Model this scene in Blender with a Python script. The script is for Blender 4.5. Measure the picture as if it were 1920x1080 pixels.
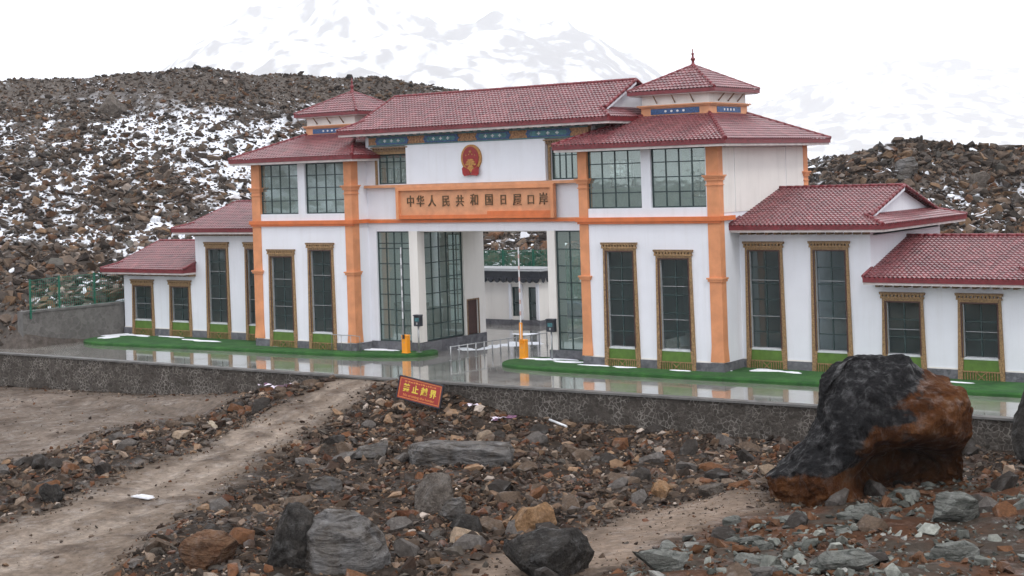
import bpy, bmesh, math, random
import numpy as np
from mathutils import Vector, Matrix

random.seed(11); RS = np.random.RandomState(11)
for _o in list(bpy.data.objects): bpy.data.objects.remove(_o)
SC = bpy.context.scene
COL = SC.collection
R = math.radians

# ---------------------------------------------------------------- camera
ROLL = .0322; YAW = R(35.5)
cam_d = bpy.data.cameras.new("camera"); cam = bpy.data.objects.new("camera", cam_d); COL.objects.link(cam)
cam_d.sensor_width = 36; cam_d.lens = 2785/1920*36; cam_d.shift_y = -216/1920
cam_d.clip_start = .5; cam_d.clip_end = 9000
_v = Vector((-math.sin(YAW), math.cos(YAW), 0)); _r = Vector((math.cos(YAW), math.sin(YAW), 0)); _u = Vector((0, 0, 1))
_x = _r*math.cos(ROLL) - _u*math.sin(ROLL); _y = _r*math.sin(ROLL) + _u*math.cos(ROLL); _z = -_v
cam.matrix_world = Matrix(((_x[0],_y[0],_z[0],34.169),(_x[1],_y[1],_z[1],-65.296),(_x[2],_y[2],_z[2],9.662),(0,0,0,1)))
SC.camera = cam

# ---------------------------------------------------------------- sky and sun (bright overcast)
SUN_EL, SUN_AZ = R(52), R(118)          # azimuth clockwise from +Y: light from the right, slightly behind the photographer
W = bpy.data.worlds.new("World"); SC.world = W; W.use_nodes = True
nt = W.node_tree; nt.nodes.clear()
out = nt.nodes.new('ShaderNodeOutputWorld'); bg = nt.nodes.new('ShaderNodeBackground')
sky = nt.nodes.new('ShaderNodeTexSky'); sky.sky_type = 'NISHITA'; sky.sun_disc = False
sky.sun_elevation = SUN_EL; sky.sun_rotation = SUN_AZ; sky.altitude = 4500; sky.air_density = 1.0; sky.dust_density = 3.0
mixc = nt.nodes.new('ShaderNodeMix'); mixc.data_type = 'RGBA'; mixc.inputs[0].default_value = .86
tc = nt.nodes.new('ShaderNodeTexCoord'); no = nt.nodes.new('ShaderNodeTexNoise'); no.inputs['Scale'].default_value = 2.2; no.inputs['Detail'].default_value = 6
rp = nt.nodes.new('ShaderNodeValToRGB'); rp.color_ramp.elements[0].position = .3; rp.color_ramp.elements[1].position = .7
rp.color_ramp.elements[0].color = (10.6, 10.9, 11.6, 1); rp.color_ramp.elements[1].color = (12.8, 13.0, 13.4, 1)
nt.links.new(tc.outputs['Generated'], no.inputs['Vector']); nt.links.new(no.outputs['Fac'], rp.inputs[0])
nt.links.new(sky.outputs[0], mixc.inputs[6]); nt.links.new(rp.outputs[0], mixc.inputs[7])
nt.links.new(mixc.outputs[2], bg.inputs[0]); bg.inputs[1].default_value = .12
nt.links.new(bg.outputs[0], out.inputs[0])
sd = bpy.data.lights.new("sun", 'SUN'); sd.energy = .9; sd.angle = R(14); sd.color = (1, .955, .9)
so = bpy.data.objects.new("sun", sd); COL.objects.link(so)
so.rotation_euler = Vector((math.sin(SUN_AZ)*math.cos(SUN_EL), math.cos(SUN_AZ)*math.cos(SUN_EL), math.sin(SUN_EL))).to_track_quat('Z', 'Y').to_euler()
SC.view_settings.view_transform = 'Standard'; SC.view_settings.look = 'None'
SC.view_settings.exposure = .36; SC.view_settings.gamma = 1; SC.view_settings.use_curve_mapping = False
SC.render.engine = 'CYCLES'
SC.cycles.max_bounces = 6; SC.cycles.transparent_max_bounces = 12; SC.cycles.volume_bounces = 3
# ---------------------------------------------------------------- terrain (numbers in metres)
_rg = np.random.RandomState(7)
_LAT = _rg.rand(64, 64, 64).astype(np.float32)
def vnoise(x, y, z=0.0):
    x = np.asarray(x, float); y = np.asarray(y, float); z = np.zeros_like(x) + z
    xi = np.floor(x).astype(int); yi = np.floor(y).astype(int); zi = np.floor(z).astype(int)
    fx, fy, fz = x - xi, y - yi, z - zi
    fx = fx*fx*(3-2*fx); fy = fy*fy*(3-2*fy); fz = fz*fz*(3-2*fz)
    def L(a, b, c): return _LAT[(xi+a) & 63, (yi+b) & 63, (zi+c) & 63]
    def mix(a, b, t): return a + (b-a)*t
    v0 = mix(mix(L(0,0,0), L(1,0,0), fx), mix(L(0,1,0), L(1,1,0), fx), fy)
    v1 = mix(mix(L(0,0,1), L(1,0,1), fx), mix(L(0,1,1), L(1,1,1), fx), fy)
    return mix(v0, v1, fz)*2 - 1
def fbm(x, y, z=0.0, o=4):
    s = 0; a = 1.0; t = 0
    for k in range(o):
        s = s + a*vnoise(np.asarray(x)*2**k + 17.3*k, np.asarray(y)*2**k + 5.1*k, z*2**k + 9.7*k); t += a; a *= .5
    return s/t

WALL_Y = -7.25            # front face line of the retaining wall
WALL_BASE = ([-80,-60,-48,-33,-26,-22,-18.9,-14.8,-11.3,-8,-3.5,5,8,14,30,60],
             [-3.2,-3.0,-2.8,-2.5,-2.0,-1.45,-.78,-.78,-1.15,-2.0,-2.15,-2.25,-2.2,-2.0,-1.4,0])
CTRL = np.array([
    (-60,-20,-3.4),(-45,-15,-3.0),(-35,-12,-2.8),(-26,-12,-2.7),(-40,-30,-3.6),(-28,-22,-3.0),(-20,-14,-2.3),(-60,-50,-4.5),
    (-17.2,-9.5,-.95),(-17.2,-12.5,-1.35),(-16.5,-16,-1.8),(-15.5,-20,-2.2),(-13,-25,-2.5),(-9,-31,-2.7),(-6,-36,-2.9),
    (-22,-28,-3.2),(-14,-36,-3.2),(-30,-45,-3.8),(-5,-50,-1.5),
    (-10,-10,-1.7),(-10,-14,-2.0),(-9,-19,-2.2),(-6,-24,-2.3),(-3,-29,-2.1),(-1,-33,-1.9),(4,-33,-1.6),
    (-4,-10,-2.2),(0,-12,-2.3),(5,-11,-2.3),(-3,-15,-1.9),(-1,-19,-2.1),(3,-16,-2.3),(3,-22,-2.3),(2,-26,-2.3),(7,-20,-2.1),
    (8,-12,-2.2),(10,-15,-2.0),(13,-12,-1.9),(12,-19,-1.6),(8,-25,-1.8),(13,-24,-1.5),(17,-19,-1.3),(20,-14,-1.2),(15,-28,-1.3),(19,-25,-1.0),(23,-20,-.7),
    (10,-30,-1.6),(16,-32,-1.0),(22,-30,-.6),(28,-26,-.2),(28,-15,-.2),(20,-38,-.1),(12,-38,-1.2),(28,-36,.7),(36,-30,1.2),(4,-38,-1.9),
    (26,-46,1.8),(33,-44,2.5),(18,-48,.8),(30,-55,4.8),(34,-65,7.4),(40,-60,6.8),(24,-62,4.2),(45,-75,9.5),(30,-80,9),(60,-50,8),(10,-60,1.5),(60,-20,4),(45,-15,2),(22,-54,2.6),(27,-51,3.2),
    (-20,-70,0),(-60,-90,-2),(0,-90,6),(90,-90,16),(-90,-30,-3)], float)
def ground_z(x, y, rough=True):
    x = np.asarray(x, float); y = np.asarray(y, float)
    num = np.zeros_like(x); den = np.zeros_like(x)
    for cx, cy, cz in CTRL:
        w = 1.0/(((x-cx)**2 + (y-cy)**2) + .6)**1.8
        num += w*cz; den += w
    # the foot of the retaining wall pulls the ground to its own line
    wb = np.interp(x, *WALL_BASE); d = np.clip(WALL_Y - y, 0, None)
    w = 6.0/((d*d) + .15)**1.8*.6
    w = np.where(d < 4, w, w*np.exp(-np.clip(d-4, 0, 60)))
    z = (num + w*wb)/(den + w)
    if rough:
        z = z + .10*fbm(x*.35, y*.35, 1.5)*np.clip(d/2, 0, 1) + .05*fbm(x*1.4, y*1.4, 4.5)*np.clip(d/2, 0, 1)
    return z

HC = np.array([-15.0, -15.0])        # the moraine curves round this point
HCREST = np.array([(-150,-70,14),(-125,-25,17.0),(-104,4,18.9),(-88,22,20.0),(-82,30,20.3),(-76,37,20.9),(-70,43,20.6),(-64,48,20.0),(-57,54,18.2),(-48,56,16.5),(-36,54,13.5),(-24,50,11.0),(-17,46,9.6),(-12,46,10.0),(-8,47,11.0),(-4,48,11.1),(0,50,10.6),(8,52,10.8),(20,54,11.4),(40,50,12),(80,30,14)], float)
HFOOT = np.array([(-90,-50,-2.4),(-66,-22,-2.2),(-56,-11,-1.4),(-51.5,-8.2,-1.2),(-48.7,-6.3,-.9),(-48.4,-5.2,.9),(-48.4,1.5,1.35),(-48,8,1.5),(-48,14,1.2),(-46,21,0),(-40,25,-.7),(-28,27,-.7),(-12,27,-.7),(2,27,-.7),(20,27,-.7),(40,24,-.7),(70,10,0)], float)
def _pol(P):
    d = P[:, :2] - HC; a = np.arctan2(d[:, 0], d[:, 1]); r = np.hypot(d[:, 0], d[:, 1]); return a, r, P[:, 2]   # angle from +Y, clockwise
def hill_z(x, y, rough=True):
    x = np.asarray(x, float); y = np.asarray(y, float)
    dx, dy = x-HC[0], y-HC[1]; a = np.arctan2(dx, dy); r = np.hypot(dx, dy)
    ca, cr, cz = _pol(HCREST); fa, fr, fz = _pol(HFOOT)
    rf = np.interp(a, fa, fr); zf = np.interp(a, fa, fz); rc = np.interp(a, ca, cr); zc = np.interp(a, ca, cz)
    s = (r-rf)/(rc-rf)
    up = zf + (zc-zf)*np.clip(s, 0, 1)**.93
    z = np.where(s < 0, zf + s*70, np.where(s > 1, zc - (s-1)*(rc-rf)*.12, up))
    if rough:
        m = np.clip(s*4, 0, 1)
        z = z + m*(1.1*fbm(x*.07, y*.07, 2.2) + .45*fbm(x*.25, y*.25, 6.1))
    return z
# ---------------------------------------------------------------- helpers
def tag(o, label=None, cat=None, group=None, kind=None):
    if label: o['label'] = label
    if cat: o['category'] = cat
    if group: o['group'] = group
    if kind: o['kind'] = kind
    return o
def empty(name, loc=(0,0,0), rz=0, **k):
    o = bpy.data.objects.new(name, None); COL.objects.link(o); o.location = loc; o.rotation_euler = (0,0,rz)
    o.empty_display_size = .3
    return tag(o, **k)
class MB:
    def __init__(s): s.v = []; s.f = []; s.sm = []
    def add(s, vs, fs, smooth=False):
        b = len(s.v); s.v += [tuple(map(float, p)) for p in vs]; s.f += [tuple(b+i for i in f) for f in fs]; s.sm += [smooth]*len(fs); return s
    def box(s, x0, x1, y0, y1, z0, z1):
        x0, x1 = min(x0,x1), max(x0,x1); y0, y1 = min(y0,y1), max(y0,y1); z0, z1 = min(z0,z1), max(z0,z1)
        return s.add([(x0,y0,z0),(x1,y0,z0),(x1,y1,z0),(x0,y1,z0),(x0,y0,z1),(x1,y0,z1),(x1,y1,z1),(x0,y1,z1)],
              [(0,3,2,1),(4,5,6,7),(0,1,5,4),(1,2,6,5),(2,3,7,6),(3,0,4,7)])
    def taper(s, r0, r1, z0, z1):       # r = (x0,x1,y0,y1) bottom and top rectangles
        a, b = r0, r1
        return s.add([(a[0],a[2],z0),(a[1],a[2],z0),(a[1],a[3],z0),(a[0],a[3],z0),(b[0],b[2],z1),(b[1],b[2],z1),(b[1],b[3],z1),(b[0],b[3],z1)],
              [(0,3,2,1),(4,5,6,7),(0,1,5,4),(1,2,6,5),(2,3,7,6),(3,0,4,7)])
    def prism(s, pts, y0, y1):          # polygon in XZ, extruded along Y (pts counter-clockwise seen from -Y)
        n = len(pts); vs = [(p[0],y0,p[1]) for p in pts] + [(p[0],y1,p[1]) for p in pts]
        return s.add(vs, [tuple(range(n)), tuple(range(2*n-1, n-1, -1))] + [((i+1)%n, i, n+i, n+(i+1)%n) for i in range(n)])
    def slab(s, pts, z0, z1):           # polygon in XY, extruded along Z
        n = len(pts); vs = [(p[0],p[1],z0) for p in pts] + [(p[0],p[1],z1) for p in pts]
        return s.add(vs, [tuple(range(n-1,-1,-1)), tuple(range(n, 2*n))] + [(i, (i+1)%n, n+(i+1)%n, n+i) for i in range(n)])
    def tube(s, pts, r, n=8, cap=True, smooth=True):
        P = [Vector(p) for p in pts]; rs = r if isinstance(r, (list, tuple)) else [r]*len(P); vs = []; fs = []
        for i, p in enumerate(P):
            d = (P[min(i+1,len(P)-1)] - P[max(i-1,0)]).normalized()
            a = d.cross(Vector((0,0,1))); a = a.normalized() if a.length > .05 else Vector((1,0,0)); b = d.cross(a).normalized()
            vs += [p + a*math.cos(t)*rs[i] + b*math.sin(t)*rs[i] for t in [2*math.pi*k/n for k in range(n)]]
        for i in range(len(P)-1):
            for k in range(n): fs.append((i*n+k, i*n+(k+1)%n, (i+1)*n+(k+1)%n, (i+1)*n+k))
        s.add(vs, fs, smooth)
        if cap: b = len(s.v)-len(vs); s.f += [tuple(b+k for k in range(n))[::-1], tuple(b+(len(P)-1)*n+k for k in range(n))]; s.sm += [False, False]
        return s
    def lathe(s, c, prof, n=14):
        return s.tube([(c[0],c[1],c[2]+z) for r,z in prof], [max(r,.001) for r,z in prof], n)
    def build(s, name, mat, parent=None, **k):
        me = bpy.data.meshes.new(name); me.from_pydata(s.v, [], s.f)
        me.polygons.foreach_set('use_smooth', s.sm); me.materials.append(mat); me.update()
        o = bpy.data.objects.new(name, me); COL.objects.link(o)
        if parent is not None: o.parent = parent
        return tag(o, **k)
def npmesh(name, V, F, mat, col=None, smooth=False, parent=None, **k):     # numpy arrays, F all same length
    me = bpy.data.meshes.new(name); n, m = len(V), len(F); c = F.shape[1]
    me.vertices.add(n); me.vertices.foreach_set('co', np.asarray(V, np.float32).ravel())
    me.loops.add(m*c); me.loops.foreach_set('vertex_index', np.asarray(F, np.int32).ravel())
    me.polygons.add(m); me.polygons.foreach_set('loop_start', np.arange(0, m*c, c, dtype=np.int32))
    me.polygons.foreach_set('use_smooth', np.full(m, smooth))
    if col is not None:
        a = me.color_attributes.new('tone', 'FLOAT_COLOR', 'POINT')
        a.data.foreach_set('color', np.concatenate([col, np.ones((n,1))], 1).astype(np.float32).ravel())
    me.materials.append(mat); me.update(calc_edges=True); me.validate()
    o = bpy.data.objects.new(name, me); COL.objects.link(o)
    if parent is not None: o.parent = parent
    return tag(o, **k)
def copy_thing(o, parent=None):
    c = o.copy(); COL.objects.link(c); c.parent = parent
    for ch in [q for q in bpy.data.objects if q.parent == o]: copy_thing(ch, c)
    return c

# ---------------------------------------------------------------- materials
def _nodes(name):
    m = bpy.data.materials.new(name); m.use_nodes = True; t = m.node_tree; return m, t, t.nodes['Principled BSDF']
def N(t, kind, **inp):
    n = t.nodes.new(kind)
    for k, v in inp.items():
        if k in ('operation','blend_type','data_type','feature','noise_dimensions','interpolation_type','distance','mode'): setattr(n, k, v)
    for k, v in inp.items():
        if k.startswith('i_'): n.inputs[k[2:].replace('_', ' ')].default_value = v
    return n
def ramp(t, fac, stops):
    n = t.nodes.new('ShaderNodeValToRGB'); e = n.color_ramp.elements
    while len(e) < len(stops): e.new(.5)
    for q, (p, c) in zip(e, stops): q.position = p; q.color = (*c, 1) if len(c) == 3 else c
    t.links.new(fac, n.inputs[0]); return n.outputs[0]
def coords(t, scale=(1,1,1), kind='Object'):
    tc = t.nodes.new('ShaderNodeTexCoord'); mp = t.nodes.new('ShaderNodeMapping'); mp.inputs['Scale'].default_value = scale
    t.links.new(tc.outputs[kind], mp.inputs[0]); return mp.outputs[0]
def noise(t, vec, scale, detail=4, rough=.55, dist=0):
    n = t.nodes.new('ShaderNodeTexNoise'); n.inputs['Scale'].default_value = scale; n.inputs['Detail'].default_value = detail
    n.inputs['Roughness'].default_value = rough; n.inputs['Distortion'].default_value = dist; t.links.new(vec, n.inputs['Vector']); return n.outputs['Fac']
def mixrgb(t, fac, a, b, blend='MIX'):
    n = t.nodes.new('ShaderNodeMix'); n.data_type = 'RGBA'; n.blend_type = blend
    for i, x in ((0, fac), (6, a), (7, b)):
        if isinstance(x, (int, float)): n.inputs[i].default_value = x
        elif isinstance(x, tuple): n.inputs[i].default_value = (*x, 1)
        else: t.links.new(x, n.inputs[i])
    return n.outputs[2]
def mth(t, op, a, b=0., c=0.):
    n = t.nodes.new('ShaderNodeMath'); n.operation = op
    for i, x in enumerate((a, b, c)):
        if isinstance(x, (int, float)): n.inputs[i].default_value = x
        else: t.links.new(x, n.inputs[i])
    return n.outputs[0]
def bump(t, bsdf, h, strength=.4, dist=.03):
    n = t.nodes.new('ShaderNodeBump'); n.inputs['Strength'].default_value = strength; n.inputs['Distance'].default_value = dist
    t.links.new(h, n.inputs['Height']); t.links.new(n.outputs[0], bsdf.inputs['Normal'])
def M(name, c, rough=.7, var=.12, scale=3, b=0, bs=30, spec=.5, metal=0, c2=None, coat=0):
    m, t, p = _nodes(name); v = coords(t)
    f = noise(t, v, scale, 5)
    lo = tuple(x*(1-var) for x in c) if c2 is None else c2; hi = tuple(min(1, x*(1+var)) for x in c)
    t.links.new(ramp(t, f, [(.35, lo), (.65, hi)]), p.inputs['Base Color'])
    p.inputs['Roughness'].default_value = rough; p.inputs['Specular IOR Level'].default_value = spec; p.inputs['Metallic'].default_value = metal
    if coat: p.inputs['Coat Weight'].default_value = coat
    if b: bump(t, p, noise(t, v, bs, 3), b, .02)
    return m
MAT = {}
def plaster(name, c, grime):
    m, t, p = _nodes(name); v = coords(t); vs = coords(t, (2.2, 2.2, .12))
    a = ramp(t, noise(t, v, .6, 6, .6), [(.3, tuple(x*.93 for x in c)), (.7, c)])
    st = ramp(t, noise(t, vs, 1.3, 6, .65), [(.50, (0,0,0)), (.80, (1,1,1))])
    t.links.new(mixrgb(t, mth(t, 'MULTIPLY', st, grime), a, (.50,.47,.44)), p.inputs['Base Color'])
    p.inputs['Roughness'].default_value = .75; p.inputs['Specular IOR Level'].default_value = .3
    bump(t, p, noise(t, v, 14, 4), .25, .015); return m
MAT['white'] = plaster('white_plaster', (.79,.80,.85), .22)
MAT['cream'] = plaster('cream_plaster', (.80,.77,.73), .35)
MAT['inside'] = M('interior_paint', (.80,.86,.80), .8, .1)
MAT['floorin'] = M('interior_floor', (.34,.33,.31), .4)
MAT['orange'] = M('orange_paint', (.65,.275,.13), .6, .12, 1.2, .15, 20, .35)
MAT['orange2'] = M('deep_orange_paint', (.62,.16,.045), .5, .1, 2)
MAT['orangepale'] = M('pale_orange_paint', (.62,.29,.15), .6, .12, 2)
MAT['tile'] = None
m, t, p = _nodes('glazed_roof_tile'); v = coords(t, (1,1,1)); 
uvn = t.nodes.new('ShaderNodeAttribute'); uvn.attribute_name = 'tone'
f = noise(t, v, .5, 6, .6)
f2 = ramp(t, noise(t, coords(t, (1, 1, 1)), 1.9, 7, .72), [(.34, (.62,.58,.58)), (.52, (1,1,1)), (.70, (1.22,1.18,1.15))])
t.links.new(mixrgb(t, 1.0, mixrgb(t, 1.0, ramp(t, f, [(.3, (.155,.036,.043)), (.7, (.225,.070,.074))]), f2, 'MULTIPLY'), uvn.outputs['Color'], 'MULTIPLY'), p.inputs['Base Color'])
p.inputs['Roughness'].default_value = .34; p.inputs['Specular IOR Level'].default_value = .8; p.inputs['Coat Weight'].default_value = .55; p.inputs['Coat Roughness'].default_value = .28; bump(t, p, noise(t, v, 9, 3), .3, .02)
MAT['tile'] = m
MAT['tiletrim'] = M('dark_red_tile_trim', (.17,.022,.028), .4, .2, 3)
MAT['fascia'] = M('fascia_paint', (.62,.56,.54), .7, .12, 2)
MAT['brown'] = M('ornate_wood_brown', (.20,.12,.06), .6, .4, 14, .3, 40)
MAT['gold'] = M('painted_gold_wood', (.27,.165,.075), .6, .45, 16, .3, 40)
MAT['darkwood'] = M('dark_brown_wood', (.055,.02,.016), .5, .2, 6)
MAT['green'] = M('green_panel', (.085,.165,.022), .6, .15, 3)
MAT['bar'] = M('dark_green_metal', (.02,.045,.045), .4, .2, 4)
MAT['greybar'] = M('grey_metal', (.30,.31,.32), .45, .1, 4)
MAT['sillw'] = M('pale_window_sill', (.55,.58,.57), .5, .1, 4)
MAT['blue'] = M('blue_painted_panel', (.03,.08,.20), .5, .5, 12)
MAT['teal'] = M('teal_paint', (.05,.17,.19), .5, .3, 6)
MAT['red'] = M('bright_red_enamel', (.26,.008,.008), .35, .15, 4)
MAT['goldm'] = M('gilded_relief', (.42,.20,.05), .4, .3, 14, metal=.25)
MAT['ink'] = M('dark_brown_lettering', (.10,.055,.02), .6, .2, 5)
MAT['barrier'] = M('orange_barrier_paint', (.88,.33,.015), .4, .06, 2)
MAT['dark'] = M('dark_plastic', (.022,.026,.035), .4, .2, 4)
MAT['whitem'] = M('white_metal', (.68,.68,.70), .45, .08, 3)
MAT['redm'] = M('red_reflective', (.33,.02,.015), .4, .08, 3)
MAT['galv'] = M('galvanised_steel', (.36,.37,.38), .4, .15, 5, metal=.6)
MAT['snow'] = M('snow', (.86,.88,.93), .7, .06, 5, .3, 20)
MAT['litterw'] = M('pale_litter', (.70,.62,.72), .7, .4, 9)
MAT['litterd'] = M('dark_litter', (.14,.06,.11), .7, .5, 9)
MAT['fencegreen'] = M('green_fence_paint', (.010,.12,.075), .5, .15, 3)
def stonework(name, c0, c1, mortar, sc=2.2, mw=.04, mf=.6, bmp=.8):
    m, t, p = _nodes(name); v = coords(t)
    wv = t.nodes.new('ShaderNodeVectorMath'); wv.operation = 'ADD'; nn = t.nodes.new('ShaderNodeTexNoise'); nn.inputs['Scale'].default_value = 2.5
    t.links.new(v, nn.inputs['Vector']); t.links.new(v, wv.inputs[0])
    sc_ = t.nodes.new('ShaderNodeVectorMath'); sc_.operation = 'SCALE'; sc_.inputs['Scale'].default_value = .35; t.links.new(nn.outputs['Color'], sc_.inputs[0]); t.links.new(sc_.outputs[0], wv.inputs[1])
    e = t.nodes.new('ShaderNodeTexVoronoi'); e.feature = 'DISTANCE_TO_EDGE'; e.inputs['Scale'].default_value = sc; t.links.new(wv.outputs[0], e.inputs['Vector'])
    k = t.nodes.new('ShaderNodeTexVoronoi'); k.feature = 'F1'; k.inputs['Scale'].default_value = sc; t.links.new(wv.outputs[0], k.inputs['Vector'])
    sep = t.nodes.new('ShaderNodeSeparateColor'); t.links.new(k.outputs['Color'], sep.inputs[0])
    base = ramp(t, sep.outputs[0], [(.0, c0), (1., c1)])
    base = mixrgb(t, .5, base, ramp(t, noise(t, v, 5, 6, .7), [(.3, c0), (.7, c1)]))
    mk = ramp(t, e.outputs['Distance'], [(0, (1,1,1)), (mw, (1,1,1)), (mw*2, (0,0,0))])
    mk = mth(t, 'MULTIPLY', mk, mth(t, 'MULTIPLY', ramp(t, noise(t, v, 1.1, 5, .7), [(.42, (0,0,0)), (.60, (1,1,1))]), mf))
    t.links.new(mixrgb(t, mk, base, mortar), p.inputs['Base Color'])
    p.inputs['Roughness'].default_value = .75
    p.inputs['Specular IOR Level'].default_value = .12
    bump(t, p, mth(t, 'ADD', mth(t, 'MULTIPLY', e.outputs['Distance'], .5), mth(t, 'MULTIPLY', noise(t, v, 7, 7, .75), 1.3)), bmp, .08)
    return m
MAT['plinth'] = stonework('slate_plinth', (.08,.08,.09), (.22,.22,.24), (.15,.15,.16), 3.2)
MAT['rwall'] = stonework('rough_masonry', (.050,.043,.037), (.125,.108,.094), (.33,.30,.27), 4.5, .05, .75, 1.4)
MAT['rwall2'] = stonework('grey_rubble_masonry', (.10,.095,.09), (.20,.19,.18), (.20,.19,.18), 2.0, .05)
MAT['coping'] = M('concrete_coping', (.13,.125,.12), .5, .25, 2, .3, 20)
# thin tinted window glass: lets light through and mirrors the surroundings
def glass(name, tint, base_refl, film, fw):
    m, t, p = _nodes(name); t.nodes.remove(p); o = t.nodes['Material Output']
    tr = t.nodes.new('ShaderNodeBsdfTransparent'); tr.inputs[0].default_value = (*tint, 1)
    gl = t.nodes.new('ShaderNodeBsdfGlossy'); gl.inputs['Roughness'].default_value = .03; gl.inputs[0].default_value = (.8,.9,.88,1)
    fr = t.nodes.new('ShaderNodeFresnel'); fr.inputs[0].default_value = 1.5
    f = mth(t, 'ADD', fr.outputs[0], base_refl); mx = t.nodes.new('ShaderNodeMixShader')
    v = coords(t); b = t.nodes.new('ShaderNodeBump'); b.inputs['Strength'].default_value = .08; b.inputs['Distance'].default_value = .05
    t.links.new(noise(t, v, 1.2, 2), b.inputs['Height']); t.links.new(b.outputs[0], gl.inputs['Normal'])
    df = t.nodes.new('ShaderNodeBsdfDiffuse'); df.inputs[0].default_value = (*film, 1); m2 = t.nodes.new('ShaderNodeMixShader'); m2.inputs[0].default_value = fw; t.links.new(tr.outputs[0], m2.inputs[1]); t.links.new(df.outputs[0], m2.inputs[2])
    t.links.new(f, mx.inputs[0]); t.links.new(m2.outputs[0], mx.inputs[1]); t.links.new(gl.outputs[0], mx.inputs[2]); t.links.new(mx.outputs[0], o.inputs[0])
    return m
MAT['glass'] = glass('green_tinted_glass', (.78,.90,.86), .14, (.40,.52,.48), .32)
MAT['glassd'] = glass('dark_tinted_glass', (.55,.66,.66), .05, (.20,.26,.26), .14)
# wet concrete road
m, t, p = _nodes('wet_concrete'); v = coords(t); f = noise(t, v, .35, 6, .6); g = noise(t, v, 2.5, 6, .65)
t.links.new(mixrgb(t, .5, ramp(t, f, [(.35, (.19,.18,.165)), (.65, (.31,.295,.27))]), ramp(t, g, [(.3, (.18,.17,.155)), (.7, (.32,.305,.28))])), p.inputs['Base Color'])
t.links.new(ramp(t, f, [(.38, (.06,.06,.06)), (.66, (.26,.26,.26))]), p.inputs['Roughness']); p.inputs['Specular IOR Level'].default_value = .65
p.inputs['Coat Weight'].default_value = .8; p.inputs['Coat Roughness'].default_value = .04
bump(t, p, noise(t, coords(t, (1, 1, 1)), 1.6, 3, .5), .05, .02); MAT['road'] = m
# artificial turf
m, t, p = _nodes('artificial_turf'); v = coords(t)
t.links.new(ramp(t, noise(t, v, 1.2, 8, .75), [(.28, (.022,.050,.012)), (.42, (.013,.075,.012)), (.7, (.04,.145,.024))]), p.inputs['Base Color']); p.inputs['Roughness'].default_value = .9
bump(t, p, noise(t, v, 60, 2), .8, .03); MAT['turf'] = m
def wetness(t, p, v, sc=1.6, lo=.06, hi=.75, r0=.75, r1=.32):     # damp films catch the light only here and there
    f = ramp(t, noise(t, v, sc, 6, .7), [(.50, (0,0,0)), (.68, (1,1,1))])
    t.links.new(mth(t, 'ADD', mth(t, 'MULTIPLY', f, hi-lo), lo), p.inputs['Specular IOR Level']); t.links.new(mth(t, 'ADD', mth(t, 'MULTIPLY', f, r1-r0), r0), p.inputs['Roughness'])
# rock material: albedo carried by the mesh, broken up by grain
def rockmat(name, rough=.62, g1=6, bs=8, bd=.05, snow=0):
    m, t, p = _nodes(name); v = coords(t); a = t.nodes.new('ShaderNodeAttribute'); a.attribute_name = 'tone'
    f = ramp(t, noise(t, v, g1, 7, .7), [(.3, (.55,.55,.55)), (.7, (1.35,1.35,1.35))])
    c = mixrgb(t, 1., a.outputs['Color'], f, 'MULTIPLY')
    if snow:
        ge = t.nodes.new('ShaderNodeNewGeometry'); sx = t.nodes.new('ShaderNodeSeparateXYZ'); t.links.new(ge.outputs['Normal'], sx.inputs[0])
        k = mth(t, 'MULTIPLY', ramp(t, sx.outputs[2], [(.80, (0,0,0)), (.90, (1,1,1))]), ramp(t, noise(t, v, .12, 5, .7), [(.53, (0,0,0)), (.60, (1,1,1))]))
        c = mixrgb(t, mth(t, 'MULTIPLY', k, snow), c, (.84,.86,.92))
    t.links.new(c, p.inputs['Base Color']); wetness(t, p, v, 1.1 if snow == 0 else .5, .05, .7 if rough < .7 else .35)
    bump(t, p, noise(t, v, bs, 6, .7), .7, bd); return m
MAT['rock'] = rockmat('wet_broken_rock'); MAT['scree'] = rockmat('moraine_rock', .8, 2.5, 4, .08, .9)
MAT['soil'] = rockmat('bare_ground', .8, 3.5, 12, .06)
# ---------------------------------------------------------------- ground
def inpoly(x, y, poly):
    x = np.asarray(x); y = np.asarray(y); c = np.zeros(x.shape, bool); n = len(poly)
    for i in range(n):
        x0, y0 = poly[i]; x1, y1 = poly[(i+1) % n]
        k = ((y0 > y) != (y1 > y)) & (x < (x1-x0)*(y-y0)/((y1-y0) if y1 != y0 else 1e-9) + x0); c ^= k
    return c
PATH = [(-18.4,-6.5),(-18.2,-8.2),(-18.1,-11.1),(-17.4,-15.1),(-15.9,-19.9),(-15.4,-23.4),(-13.6,-28.4),(-13.4,-31.9),(-16,-40),(-4,-46),(-2.3,-35.8),(-7.4,-29.5),(-8.9,-25.6),(-11.4,-21),(-12.9,-17.3),(-14.2,-13.6),(-14.4,-10.5),(-15.2,-8.2),(-15.4,-6.5)]
DIRT = [(-70,-8),(-44,-8),(-30,-7.8),(-24.6,-8),(-23.6,-9.6),(-25.6,-12.5),(-26.4,-15.8),(-24.6,-20.3),(-25.4,-23.5),(-45,-34),(-80,-30)]
SAND = [(8.6,-26.2),(8.0,-21.8),(9.3,-19.2),(11.0,-18.2),(12.4,-20.6),(12.9,-22.5),(12.0,-26.1),(12.0,-28.5),(11.6,-31.5),(9.0,-33.2),(8.0,-30.5)]
REDS = [(12.2,-21.0),(13.6,-20.3),(17,-15),(22,-12),(30,-14),(34,-34),(22,-44),(13,-34),(12.6,-28.6),(12.6,-25.2)]
RDBK = [(11.2,-19),(15,-11),(20,-8),(30,-8),(24,-12),(17,-15.4),(13.2,-20)]
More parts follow.
